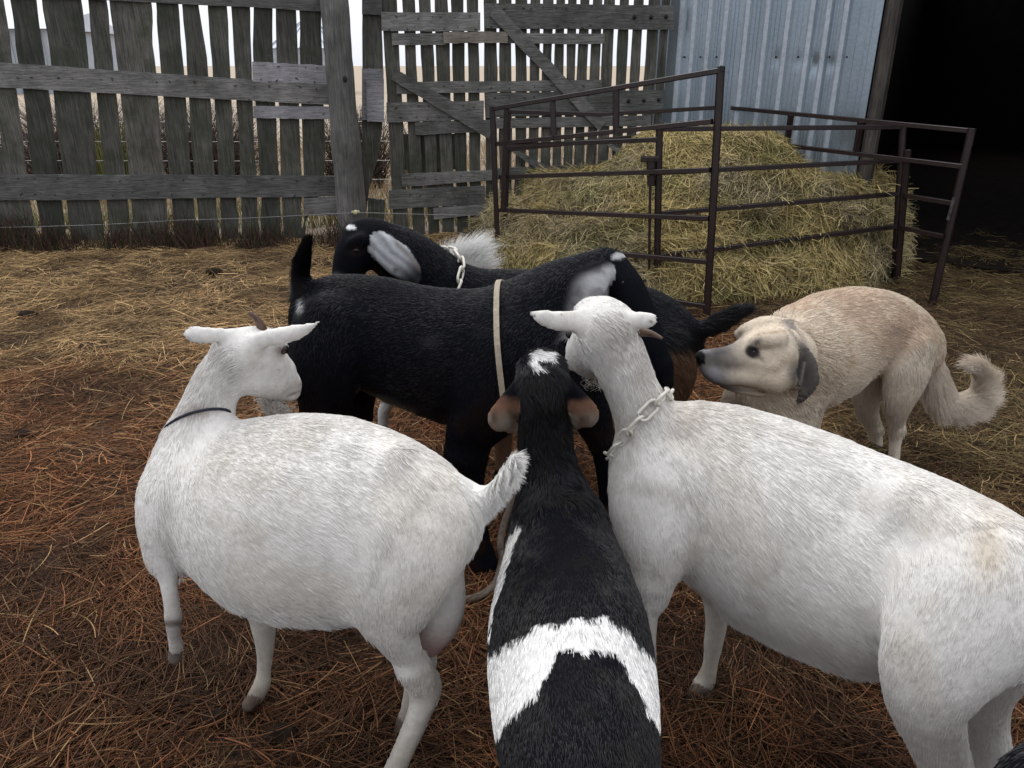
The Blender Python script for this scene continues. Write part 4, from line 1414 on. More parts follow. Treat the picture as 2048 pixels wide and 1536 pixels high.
# ================================================================== big white goat at the right
lat = unit(np.cross(A(1345, 930, 1.5) - A(1930, 1170, 1.16), [0, 0, 1]))
ch = [Chain('torso', [(1318, 940, 1.49, 88), (1350, 940, 1.48, 112), (1440, 985, 1.45, 165), (1560, 1050, 1.40, 203), (1690, 1106, 1.33, 208), (1820, 1145, 1.24, 200), (1935, 1170, 1.14, 170), (2030, 1190, 1.07, 128)], .05, lat, .92),
      Chain('torso', [(1392, 858, 1.475, 48), (1480, 880, 1.45, 52), (1600, 925, 1.39, 52), (1750, 975, 1.29, 55), (1900, 1040, 1.16, 58), (2020, 1120, 1.06, 56)], .06),
      Chain('torso', [(1500, 1180, 1.42, 70), (1620, 1235, 1.35, 78), (1720, 1270, 1.28, 75)], .05),
      Chain('torso', [(1285, 930, 1.46, 55), (1275, 1000, 1.43, 55), (1290, 1060, 1.41, 60)], .05),
      Chain('neck', [(1215, 665, 1.50, 55), (1240, 720, 1.50, 54), (1267, 785, 1.49, 52), (1296, 848, 1.485, 63), (1328, 915, 1.48, 84)], .04),
      Chain('head', [(1168, 705, 1.62, 30), (1183, 680, 1.57, 40), (1200, 650, 1.52, 45), (1212, 645, 1.51, 45)], .03),
      Chain('head', [(1160, 622, 1.53, 15), (1176, 612, 1.535, 17), (1200, 616, 1.53, 18)], .012), Chain('head', [(1188, 612, 1.53, 16), (1212, 611, 1.53, 17), (1232, 624, 1.52, 16)], .012),
      Chain('muzzle', [(1152, 722, 1.70, 22), (1160, 710, 1.66, 29), (1172, 690, 1.61, 34)], .025),
      Chain('head', [(1180, 728, 1.62, 26), (1200, 705, 1.56, 38)], .03),
      Chain('ear', [(1172, 642, 1.50, 22), (1140, 643, 1.49, 22), (1105, 640, 1.48, 20), (1080, 633, 1.47, 14), (1067, 630, 1.47, 9)], .02, VIEW(1110, 638, 1.49), .42),
      Chain('ear', [(1232, 640, 1.50, 23), (1260, 642, 1.48, 20), (1285, 641, 1.46, 18), (1298, 640, 1.45, 17)], .02, VIEW(1270, 640, 1.48), .42),
      Chain('thigh', [(1325, 990, 1.40, 88), (1315, 1070, 1.37, 78), (1303, 1140, 1.35, 55), (1298, 1180, 1.35, 43)], .04, lat, .7),
      Chain('leg', [(1297, 1165, 1.35, 38), (1294, 1216, 1.34, 25), (1294, 1270, 1.34, 19), (1292, 1330, 1.34, 20), (1288, 1410, 1.335, 15), (1284, 1465, 1.33, 20)], .02),
      Chain('hoof', [(1284, 1470, 1.33, 23), (1278, 1500, 1.33, 27)], .01),
      Chain('leg', [(1400, 1120, 1.54, 55), (1430, 1180, 1.535, 32), (1433, 1240, 1.53, 22), (1427, 1285, 1.525, 19), (1420, 1330, 1.52, 15), (1412, 1360, 1.515, 19), (1404, 1374, 1.515, 21)], .02),
      Chain('hoof', [(1406, 1374, 1.505, 15), (1384, 1392, 1.50, 15)], .004), Chain('hoof', [(1412, 1376, 1.525, 15), (1403, 1394, 1.53, 15)], .004),
      Chain('thigh', [(1985, 1160, 1.05, 95), (1935, 1240, 1.02, 116), (1872, 1330, 1.0, 102), (1852, 1400, .99, 76), (1872, 1480, 1.0, 58), (1905, 1560, 1.01, 48), (1945, 1630, 1.02, 42)], .085, lat, .6),
      Chain('torso', [(1835, 1015, 1.185, 26), (1890, 1046, 1.15, 30), (1950, 1090, 1.11, 26)], .06),
      Chain('hollow', [(1770, 1110, .955, 105), (1795, 1170, .945, 105)], .04),
      Chain('leg', [(1940, 1620, 1.02, 46), (1950, 1665, 1.02, 38), (1930, 1720, 1.01, 33), (1905, 1780, 1.0, 32)], .02),
      Chain('hoof', [(1905, 1780, 1.0, 34), (1890, 1812, .99, 40)], .01),
      Chain('thigh', [(2040, 1170, 1.16, 95), (2000, 1280, 1.17, 85), (1965, 1370, 1.17, 60), (1968, 1440, 1.175, 44), (1985, 1520, 1.18, 38)], .04),
      Chain('leg', [(1985, 1515, 1.18, 38), (1975, 1570, 1.175, 30), (1960, 1630, 1.17, 28)], .02),
      Chain('hoof', [(1960, 1630, 1.17, 29), (1948, 1662, 1.165, 33)], .01),
      Chain('tail', [(2075, 1130, 1.04, 45), (2125, 1150, 1.02, 36), (2150, 1195, 1.0, 26)], .03)]
def coat_w2(X, tags, along):
    c = coat_white(X, tags, along)
    px, py = pix(X)
    n_ = fnoise(X, 12, 77)
    def spot(cx, cy, rx, ry, w, colr):
        return mixc(c, colr, np.exp(-(((px - cx) / rx) ** 2 + ((py - cy) / ry) ** 2)) * w * (.5 + n_))
    c = spot(1360, 835, 45, 40, .55, (.30, .24, .20))
    c = spot(1235, 680, 40, 50, .45, (.40, .34, .30))
    c = spot(1285, 760, 22, 60, .45, (.38, .32, .28))
    c = spot(1975, 1090, 40, 60, .5, (.46, .36, .24))
    c = mixc(c, (.04, .035, .035), ((np.hypot(px - 1068, py - 632) < 3.2) | (np.hypot(px - 1124, py - 631) < 2.4) | (np.hypot(px - 1300, py - 645) < 3)) * .8)
    return c
w2 = Animal('goat', ch, coat_w2, M_SKIN_PALE, M_FUR_PALE, 'large white goat at the right wearing a white plastic chain collar', 'goat', 'goats crowded together in the yard',
            .007, FUR_GOAT, 170000, .0006, seed=3)
mb = MB(); mb.tube(spline([A(1262, 660, 1.50), A(1285, 664, 1.49), A(1305, 668, 1.48), A(1325, 677, 1.47)], 4), np.linspace(.013, .003, 13), 10)
w2.add('horn', mb, M_HORN)
w2.add('eye', eye_mb(A(1141, 668, 1.60), .011), M_EYE)
C = A(1290, 838, 1.485)
rp = w2.ring(C, np.cross(A(1336, 784, 1.45) - C, A(1242, 880, 1.43) - C), 60, .004, None, .022)
w2.add('chain_collar', links_mb(rp, .0036, .050), M_CHAIN)
# whiskery beard under the chin
rg = np.random.default_rng(9)
def beard(animal, c0, c1, Y0, n_, L, col, sway=(0, 0), rad=.0006):
    s = rg.random(n_)
    P = np.array([A(c0[0] + (c1[0] - c0[0]) * q + rg.normal(0, 3), c0[1] + (c1[1] - c0[1]) * q, Y0 + rg.normal(0, .012)) for q in s])
    t = np.linspace(0, 1, 6)
    ll = L * rg.uniform(.4, 1, n_)
    wv = rg.normal(0, .012, (n_, 1)) * np.sin(t * 5 + rg.random((n_, 1)) * 3)
    pts = np.stack([P[:, :1] + wv + sway[0] * ll[:, None] * t ** 1.5, P[:, 1:2] + rg.normal(0, .3, (n_, 1)) * ll[:, None] * t, P[:, 2:] - ll[:, None] * t], 2)
    return strands('beard', pts, np.array([1, 1, .9, .8, .6, .3]) * rad, np.tile(np.array(col), (n_, 1)) * rg.uniform(.7, 1.1, (n_, 1)), M_FUR_PALE, animal.obj)
beard(w2, (1172, 742), (1196, 745), 1.62, 24, .055, (.5, .47, .42), (.2, 0))
beard(w1, (530, 795), (562, 812), 1.595, 500, .045, (.5, .46, .42), (.25, 0))

# ================================================================== black and white floppy-eared goat in the middle front
lat = np.array([1., 0, 0])
ch = [Chain('torso', [(1118, 1050, 1.33, 78), (1126, 1110, 1.29, 104), (1134, 1190, 1.18, 128), (1142, 1290, 1.05, 153), (1154, 1420, .92, 158), (1160, 1540, .80, 156), (1164, 1640, .72, 115)], .05),
      Chain('torso', [(1122, 1150, 1.27, 100), (1132, 1270, 1.12, 140), (1142, 1400, 1.0, 148), (1152, 1520, .9, 138)], .06),
      Chain('torso', [(1112, 1020, 1.31, 28), (1120, 1090, 1.25, 34), (1132, 1190, 1.12, 42), (1142, 1310, .98, 50), (1152, 1450, .84, 55), (1160, 1560, .75, 55)], .07),
      Chain('neck', [(1084, 790, 1.40, 48), (1088, 850, 1.40, 51), (1094, 920, 1.39, 55), (1104, 985, 1.37, 66), (1115, 1050, 1.34, 86)], .04),
      Chain('head', [(1084, 800, 1.60, 30), (1084, 775, 1.53, 40), (1084, 757, 1.46, 48), (1085, 768, 1.41, 50)], .03),
      Chain('head', [(1060, 728, 1.44, 18), (1083, 722, 1.45, 20), (1106, 728, 1.44, 18)], .03),
      Chain('muzzle', [(1084, 850, 1.68, 24), (1084, 825, 1.65, 28)], .03),
      Chain('ear', [(1044, 772, 1.41, 22), (1022, 800, 1.395, 25), (1006, 828, 1.385, 28), (1000, 846, 1.38, 22)], .015, unit(np.array([-.25, 1, .25])), .38),
      Chain('ear', [(1128, 770, 1.41, 22), (1150, 795, 1.395, 25), (1168, 820, 1.385, 28), (1174, 838, 1.38, 22)], .015, unit(np.array([.25, 1, .25])), .38),
      Chain('ear', [(1000, 838, 1.385, 24), (1020, 852, 1.40, 18), (1034, 855, 1.415, 14)], .015, unit(np.array([0, 1, .3])), .4),
      Chain('ear', [(1172, 832, 1.385, 24), (1152, 846, 1.40, 18), (1140, 848, 1.415, 14)], .015, unit(np.array([0, 1, .3])), .4)]
def leg_at(x, y, ztop, r, back):
    """upright leg under the body, built from real places rather than picture places"""
    rows = []
    for z, dy, rr in ((ztop, 0, r * 2.2), (ztop * .62, back * .3, r * 1.35), (ztop * .48, back, r), (ztop * .25, back * .3, r * .75), (.045, 0, r * .85)):
        P = np.array([x, y + dy, z]); d = P - CAM
        zc = d[1] * COS - d[2] * SIN; up = d[1] * SIN + d[2] * COS
        rows.append((1024 + FPX * d[0] / zc, 768 - FPX * up / zc, P[1], rr * FPX / zc))
    h = []
    for z, dy, rr in ((.05, 0, r * .9), (.015, .015, r * 1.05)):
        P = np.array([x, y + dy, z]); d = P - CAM
        zc = d[1] * COS - d[2] * SIN; up = d[1] * SIN + d[2] * COS
        h.append((1024 + FPX * d[0] / zc, 768 - FPX * up / zc, P[1], rr * FPX / zc))
    return [Chain('leg', rows, .03), Chain('hoof', h, .01)]
for x, y, bk in ((.045, 1.22, .02), (.155, 1.20, .02), (.03, .80, -.05), (.145, .80, -.05)):
    ch += leg_at(x, y, .50, .022, bk)
WHITE1 = [(968, 1330), (980, 1300), (1010, 1290), (1050, 1272), (1090, 1248), (1140, 1240), (1200, 1236), (1240, 1258), (1275, 1285), (1300, 1312), (1322, 1320), (1335, 1400),
          (1326, 1470), (1310, 1440), (1290, 1410), (1268, 1375), (1250, 1335), (1225, 1300), (1180, 1302), (1120, 1305), (1105, 1330), (1085, 1370), (1060, 1405), (1035, 1420), (1010, 1450), (996, 1468), (960, 1420)]
WHITE2 = [(1044, 1058), (1030, 1085), (1018, 1130), (1006, 1175), (988, 1225), (974, 1290), (955, 1320), (960, 1220), (985, 1140), (1010, 1070), (1035, 1040)]
WHITE3 = [(1055, 732), (1057, 710), (1078, 700), (1106, 702), (1110, 719), (1100, 722), (1090, 717), (1076, 722), (1074, 731), (1094, 732), (1086, 738), (1066, 736)]
def coat_n1(X, tags, along):
    n_ = fnoise(X, 30, 81)
    px, py = pix(X + (np.stack([vnoise(X, 60, 82), vnoise(X, 60, 83), vnoise(X, 60, 84)], 1) - .5) * .012)
    front = True
    c = np.tile(np.array([.0040, .0043, .0062]), (len(X), 1))
    c = mixc(c, (.010, .008, .0065), sstep(.5, .7, n_) * .6)
    body = np.isin(tags, ['torso', 'thigh'])
    w = (inpoly(px, py, WHITE1) | inpoly(px, py, WHITE2)) & body
    w |= inpoly(px, py, WHITE3) & (tags == 'head')
    low = (X[:, 2] < .47) & body & (X[:, 1] < 1.2)
    c = mixc(c, (.66, .655, .64), (w | low) * 1.0)
    ear = tags == 'ear'
    c = mixc(c, (.16, .085, .055), ear * sstep(790, 812, py) * .9)
    es = sstep(.35, .6, fnoise(np.stack([px * .05, py * .012, px * 0], 1), 1.0, 86))
    c = mixc(c, (.17, .14, .115), ear * sstep(812, 840, py) * (.45 + .5 * es))
    c = mixc(c, (.030, .024, .020), ear * np.exp(-((py - 836) / 14.) ** 2) * (1 - es) * .8)
    return c
FUR_N1 = dict(FUR_GOAT)
FUR_N1.update({'torso': (.016, .13, .25, .34), 'neck': (.026, .20, .1, .9), 'head': (.018, .18, .0, .6), 'ear': (.004, .08, 0, .2)})
n1g = Animal('goat', ch, coat_n1, M_SKIN_DARK, M_FUR_DARK, 'black goat seen from above with a white saddle band and drooping brown ears', 'goat', 'goats crowded together in the yard',
             .006, FUR_N1, 160000, .00052, seed=4)

# ================================================================== black buck standing side on
lat = np.array([0., 1, 0])
ch = [Chain('torso', [(1130, 715, 2.20, 80), (1060, 720, 2.22, 118), (960, 722, 2.24, 138), (850, 702, 2.27, 124), (745, 672, 2.29, 106), (665, 655, 2.31, 80), (632, 650, 2.32, 48)], .06, lat, .85),
      Chain('torso', [(1040, 640, 2.24, 50), (930, 645, 2.26, 48), (850, 632, 2.28, 46), (750, 598, 2.30, 40), (665, 588, 2.31, 34), (618, 612, 2.32, 26)], .06),
      Chain('neck', [(1205, 540, 2.30, 42), (1165, 566, 2.28, 58), (1110, 612, 2.25, 86), (1050, 672, 2.23, 112)], .06),
      Chain('head', [(1318, 730, 2.14, 26), (1300, 690, 2.16, 32), (1280, 640, 2.20, 36), (1250, 580, 2.25, 40), (1222, 540, 2.29, 38)], .03),
      Chain('muzzle', [(1330, 765, 2.12, 18), (1318, 735, 2.14, 26)], .02),
      Chain('ear', [(1205, 543, 2.22, 24), (1182, 568, 2.18, 34), (1166, 604, 2.16, 38), (1160, 640, 2.15, 28), (1158, 660, 2.15, 12)], .015, VIEW(1180, 590, 2.18), .3),
      Chain('tail', [(622, 612, 2.32, 22), (606, 570, 2.31, 17), (604, 530, 2.30, 14), (611, 498, 2.29, 10), (617, 480, 2.28, 5)], .03),
      Chain('thigh', [(655, 660, 2.20, 70), (645, 720, 2.17, 74), (650, 790, 2.16, 56), (632, 850, 2.18, 32), (612, 900, 2.22, 24)], .05, lat, .7),
      Chain('leg', [(612, 900, 2.22, 24), (622, 960, 2.22, 17), (628, 1030, 2.21, 16), (628, 1060, 2.2, 18)], .02),
      Chain('hoof', [(628, 1062, 2.2, 18), (634, 1080, 2.19, 21)], .01),
      Chain('thigh', [(700, 680, 2.40, 60), (712, 760, 2.42, 44), (718, 830, 2.44, 25)], .04),
      Chain('leg', [(718, 830, 2.44, 25), (705, 890, 2.45, 17), (708, 950, 2.45, 15), (710, 990, 2.45, 16)], .02),
      Chain('hoof', [(710, 990, 2.45, 16), (714, 1006, 2.44, 19)], .01),
      Chain('thigh', [(1030, 730, 2.12, 92), (985, 800, 2.09, 72), (945, 860, 2.08, 52), (932, 910, 2.08, 42)], .05, lat, .75),
      Chain('leg', [(932, 910, 2.08, 42), (936, 970, 2.085, 33), (948, 1030, 2.09, 26), (956, 1080, 2.09, 24), (962, 1110, 2.09, 28)], .02),
      Chain('hoof', [(962, 1112, 2.09, 27), (968, 1130, 2.08, 29)], .01),
      Chain('thigh', [(1140, 740, 2.28, 70), (1175, 810, 2.25, 45), (1202, 880, 2.23, 27)], .04),
      Chain('leg', [(1205, 880, 2.23, 27), (1215, 950, 2.22, 22), (1218, 1020, 2.21, 20), (1216, 1060, 2.2, 22)], .02),
      Chain('hoof', [(1216, 1062, 2.2, 22), (1222, 1086, 2.19, 25)], .01)]
def coat_k1(X, tags, along):
    n_ = fnoise(X, 9, 91)
    px, py = pix(X)
    c = np.tile(np.array([.0028, .0032, .0052]), (len(X), 1))
    c = mixc(c, (.012, .006, .0045), sstep(.42, .64, n_) * sstep(720, 870, py) * .7)
    c = mixc(c, (.020, .010, .0065), np.isin(tags, ['leg', 'thigh']) * sstep(.42, .64, n_) * sstep(840, 940, py) * .7)
    c = mixc(c, (.085, .045, .03), (tags == 'leg') * (px > 1150) * sstep(1005, 1040, py) * .9)
    c = mixc(c, (.36, .36, .37), np.isin(tags, ['ear', 'neck']) * (.55 + .45 * sstep(.35, .6, fnoise(X, 25, 93))) * sstep(1130, 1185, px + (py - 580) * .25) * sstep(526, 552, py + (px - 1200) * .35))
    c = mixc(c, (.42, .42, .42), (tags == 'head') * sstep(.4, .75, np.exp(-(((px - 1238) / 20.) ** 2 + ((py - 512) / 9.) ** 2)) + (fnoise(X, 60, 98) - .5) * 1.1) * .8)
    c = mixc(c, (.20, .16, .12), (tags == 'torso') * np.exp(-(((py - (790 + (px - 735) * .42)) / 9.) ** 2)) * (px > 700) * (px < 840) * .7)
    c = mixc(c, (.14, .14, .145), np.exp(-(((px - 862) / 18.) ** 2 + ((py - 684) / 14.) ** 2)) * .10)
    c = mixc(c, (.5, .5, .5), (tags != 'tail') * np.exp(-(((px - 601) / 5.) ** 2 + ((py - 612) / 12.) ** 2)) * .9)
    return c
FUR_DK = dict(FUR_GOAT)
FUR_DK.update({'torso': (.016, .13, .30, .14), 'tail': (.028, .32, .1, .18), 'ear': (.004, .06, 0, .1), 'head': (.007, .10, .05, .1), 'neck': (.015, .12, .2, .14)})
k1 = Animal('goat', ch, coat_k1, M_SKIN_DARK, M_FUR_DARK, 'black goat standing side on with upright tail, pale grey ear and tan neck strap', 'goat', 'goats crowded together in the yard',
            .008, FUR_DK, 110000, .0007, seed=5)
C = A(1060, 700, 2.23)
C = A(1013, 690, 2.23)
rp = k1.ring(C, np.cross(A(1024, 775, 2.2) - A(1000, 600, 2.2), (C - CAM) + np.array([.30, 0, 0])), 48, .004)
cen = rp.mean(0)
def strap(ring_pts, w, th):
    mb = MB(); m_ = len(ring_pts)
    nrm_ = unit(np.cross(ring_pts[0] - cen, ring_pts[m_ // 4] - cen))
    v, f = [], []
    for p in ring_pts:
        o_ = unit(p - cen)
        v += [p - nrm_ * w / 2, p + nrm_ * w / 2, p + nrm_ * w / 2 + o_ * th, p - nrm_ * w / 2 + o_ * th]
    for i in range(m_):
        j = (i + 1) % m_
        for k in range(4):
            f.append((i * 4 + k, i * 4 + (k + 1) % 4, j * 4 + (k + 1) % 4, j * 4 + k))
    mb.add(v, f); return mb
k1.add('neck_strap', strap(rp, .016, .005), M_ROPE, False)
k1.add('eye', eye_mb(k1.front(1246, 566, .010), .0105), M_EYE)

# ================================================================== black goat behind, looking left, with chain collar
ch = [Chain('torso', [(900, 640, 2.66, 85), (960, 650, 2.68, 104), (1060, 668, 2.70, 120), (1180, 690, 2.72, 126), (1280, 690, 2.72, 108), (1335, 690, 2.70, 72), (1356, 688, 2.69, 45)], .05, lat, .85),
      Chain('torso', [(950, 580, 2.68, 32), (1060, 582, 2.70, 34), (1180, 592, 2.72, 34), (1290, 618, 2.72, 32), (1345, 660, 2.70, 24)], .06),
      Chain('neck', [(748, 488, 2.60, 42), (800, 512, 2.63, 58), (860, 566, 2.66, 72), (915, 630, 2.67, 88)], .05),
      Chain('head', [(690, 566, 2.54, 26), (697, 540, 2.55, 32), (708, 510, 2.57, 38), (725, 484, 2.59, 40), (750, 476, 2.60, 36)], .03),
      Chain('head', [(703, 460, 2.58, 10), (725, 455, 2.59, 16), (748, 460, 2.6, 20)], .02), Chain('head', [(722, 480, 2.52, 14), (706, 486, 2.52, 12)], .015),
      Chain('muzzle', [(692, 606, 2.53, 20), (691, 575, 2.54, 27)], .02),
      Chain('ear', [(758, 482, 2.54, 16), (772, 500, 2.53, 28), (795, 522, 2.53, 31), (820, 545, 2.54, 21), (836, 564, 2.55, 7)], .012, VIEW(795, 520, 2.53), .28),
      Chain('tail', [(1352, 668, 2.69, 24), (1390, 664, 2.68, 17), (1430, 647, 2.66, 14), (1462, 631, 2.65, 11), (1488, 620, 2.64, 5)], .03),
      Chain('thigh', [(1320, 700, 2.62, 62), (1345, 745, 2.60, 42), (1330, 800, 2.6, 34), (1322, 850, 2.62, 22)], .04),
      Chain('leg', [(1322, 850, 2.62, 22), (1320, 900, 2.62, 15), (1318, 950, 2.61, 14)], .02),
      Chain('hoof', [(1318, 950, 2.61, 15), (1314, 966, 2.6, 17)], .01),
      Chain('thigh', [(1290, 720, 2.80, 55), (1290, 790, 2.82, 34)], .04),
      Chain('leg', [(1290, 790, 2.82, 24), (1285, 850, 2.82, 15), (1284, 900, 2.81, 14)], .02),
      Chain('hoof', [(1284, 900, 2.81, 14), (1280, 915, 2.8, 16)], .01),
      Chain('thigh', [(960, 700, 2.60, 55), (990, 780, 2.58, 34), (1003, 840, 2.58, 24)], .04),
      Chain('leg', [(1003, 840, 2.58, 24), (1006, 890, 2.58, 18), (1006, 940, 2.57, 15)], .02),
      Chain('hoof', [(1006, 942, 2.57, 16), (1002, 962, 2.56, 18)], .01),
      Chain('leg', [(880, 680, 2.74, 46), (822, 750, 2.74, 24), (772, 812, 2.74, 13), (766, 860, 2.74, 10), (763, 905, 2.73, 11)], .02),
      Chain('hoof', [(763, 905, 2.73, 15), (758, 922, 2.72, 17)], .01)]
def coat_k2(X, tags, along):
    px, py = pix(X)
    n_ = fnoise(X, 20, 95)
    c = np.tile(np.array([.0028, .0032, .0050]), (len(X), 1))
    ear = tags == 'ear'
    ua, va = (px - 745) * .68 + (py - 475) * .73, -(px - 745) * .73 + (py - 475) * .68
    streak = .5 + .5 * np.sin(va * .34 + ua * .012 + 5 * fnoise(np.stack([ua * .02, va * .05, va * 0], 1), 1.0, 97))
    c = mixc(c, (.40, .41, .43), ear * (1 - sstep(70, 118, ua) * .92) * (.55 + .45 * streak))
    c = mixc(c, (.03, .03, .03), ear * np.exp(-(((px - 791) / 5.) ** 2 + ((py - 540) / 4.) ** 2)))
    c = mixc(c, (.16, .13, .11), ear * np.exp(-((va + 27) / 4.) ** 2) * (ua > 40) * .7)
    c = mixc(c, (.62, .62, .62), (tags == 'head') * sstep(.45, .7, np.exp(-(((px - 703) / 14.) ** 2 + ((py - 455) / 8.) ** 2)) + (fnoise(X, 60, 96) - .5) * 1.1))
    c = mixc(c, (.25, .25, .25), (tags != 'ear') * np.exp(-(((px - 672) / 10.) ** 2 + ((py - 556) / 8.) ** 2)) * .8)
    c = mixc(c, (.6, .6, .6), np.isin(tags, ['neck', 'head', 'muzzle']) * np.exp(-(((px - 786) / 18.) ** 2 + ((py - 572) / 9.) ** 2)))
    c = mixc(c, (.42, .42, .40), (tags == 'leg') * (px < 800) * sstep(800, 812, py))
    c = mixc(c, (.11, .06, .04), (np.isin(tags, ['thigh', 'leg'])) * (px > 900) * (px < 1030) * sstep(815, 845, py))
    c = mixc(c, (.16, .095, .06), (np.isin(tags, ['thigh', 'leg', 'tail'])) * (px > 1330) * sstep(690, 710, py))
    c = mixc(c, (.03, .02, .018), (tags == 'head') * np.exp(-(((px - 712) / 12.) ** 2 + ((py - 500) / 10.) ** 2)) * .7)
    return c
FUR_K2 = dict(FUR_DK); FUR_K2.update({'tail': (.045, .30, .15, .2), 'thigh': (.035, .3, .5, .4)})
k2 = Animal('goat', ch, coat_k2, M_SKIN_DARK, M_FUR_DARK, 'black goat behind the others with a grey drooping ear and white chain collar', 'goat', 'goats crowded together in the yard',
            .008, FUR_K2, 90000, .0008, seed=6)
k2.add('eye', eye_mb(k2.front(712, 500, .008), .0125), M_EYE)
C = A(862, 566, 2.66)
rp = k2.ring(C, np.cross(A(912, 540, 2.62) - C, A(872, 606, 2.56) - C), 60, .004)
k2.add('chain_collar', links_mb(rp, .0048, .064), M_CHAIN)

# ================================================================== small white goat mostly hidden behind, fluffy tail up
def W(x, y, z, r):
    P = np.array([x, y, z]); d = P - CAM
    zc = d[1] * COS - d[2] * SIN; up = d[1] * SIN + d[2] * COS
    return (1024 + FPX * d[0] / zc, 768 - FPX * up / zc, y, r * FPX / zc)
tx = A(925, 520, 3.1)[0]
ch = [Chain('torso', [W(tx, 3.75, .45, .09), W(tx, 3.6, .45, .12), W(tx, 3.4, .45, .13), W(tx, 3.2, .47, .11), W(tx, 3.13, .50, .07)], .04),
      Chain('neck', [W(tx, 4.0, .40, .05), W(tx, 3.88, .44, .065), W(tx, 3.74, .45, .085)], .04),
      Chain('head', [W(tx, 4.13, .18, .03), W(tx, 4.10, .25, .045), W(tx, 4.03, .33, .05)], .03),
      Chain('ear', [W(tx - .04, 4.03, .36, .02), W(tx - .13, 4.03, .32, .015)], .015), Chain('ear', [W(tx + .04, 4.03, .36, .02), W(tx + .13, 4.03, .32, .015)], .015),
      Chain('tail', [W(tx - .02, 3.13, .54, .040), W(tx - .045, 3.10, .62, .036), W(tx - .04, 3.08, .70, .032), W(tx, 3.06, .755, .024), W(tx + .05, 3.05, .78, .012)], .03)]
for x, y, bk in ((tx - .06, 3.68, .01), (tx + .06, 3.68, .01), (tx - .06, 3.2, -.04), (tx + .06, 3.2, -.04)):
    ch += leg_at(x, y, .37, .015, bk)
w3 = Animal('goat', ch, lambda X, t_, al: mixc(coat_white(X, t_, al), (.82, .82, .80), np.ones(len(X)) * .8), M_SKIN_PALE, M_FUR_PALE, 'small white goat hidden at the back, only its fluffy tail showing', 'goat', 'goats crowded together in the yard',
            .009, dict(FUR_GOAT, tail=(.095, .85, -.30, .45)), 40000, .0009, seed=7)

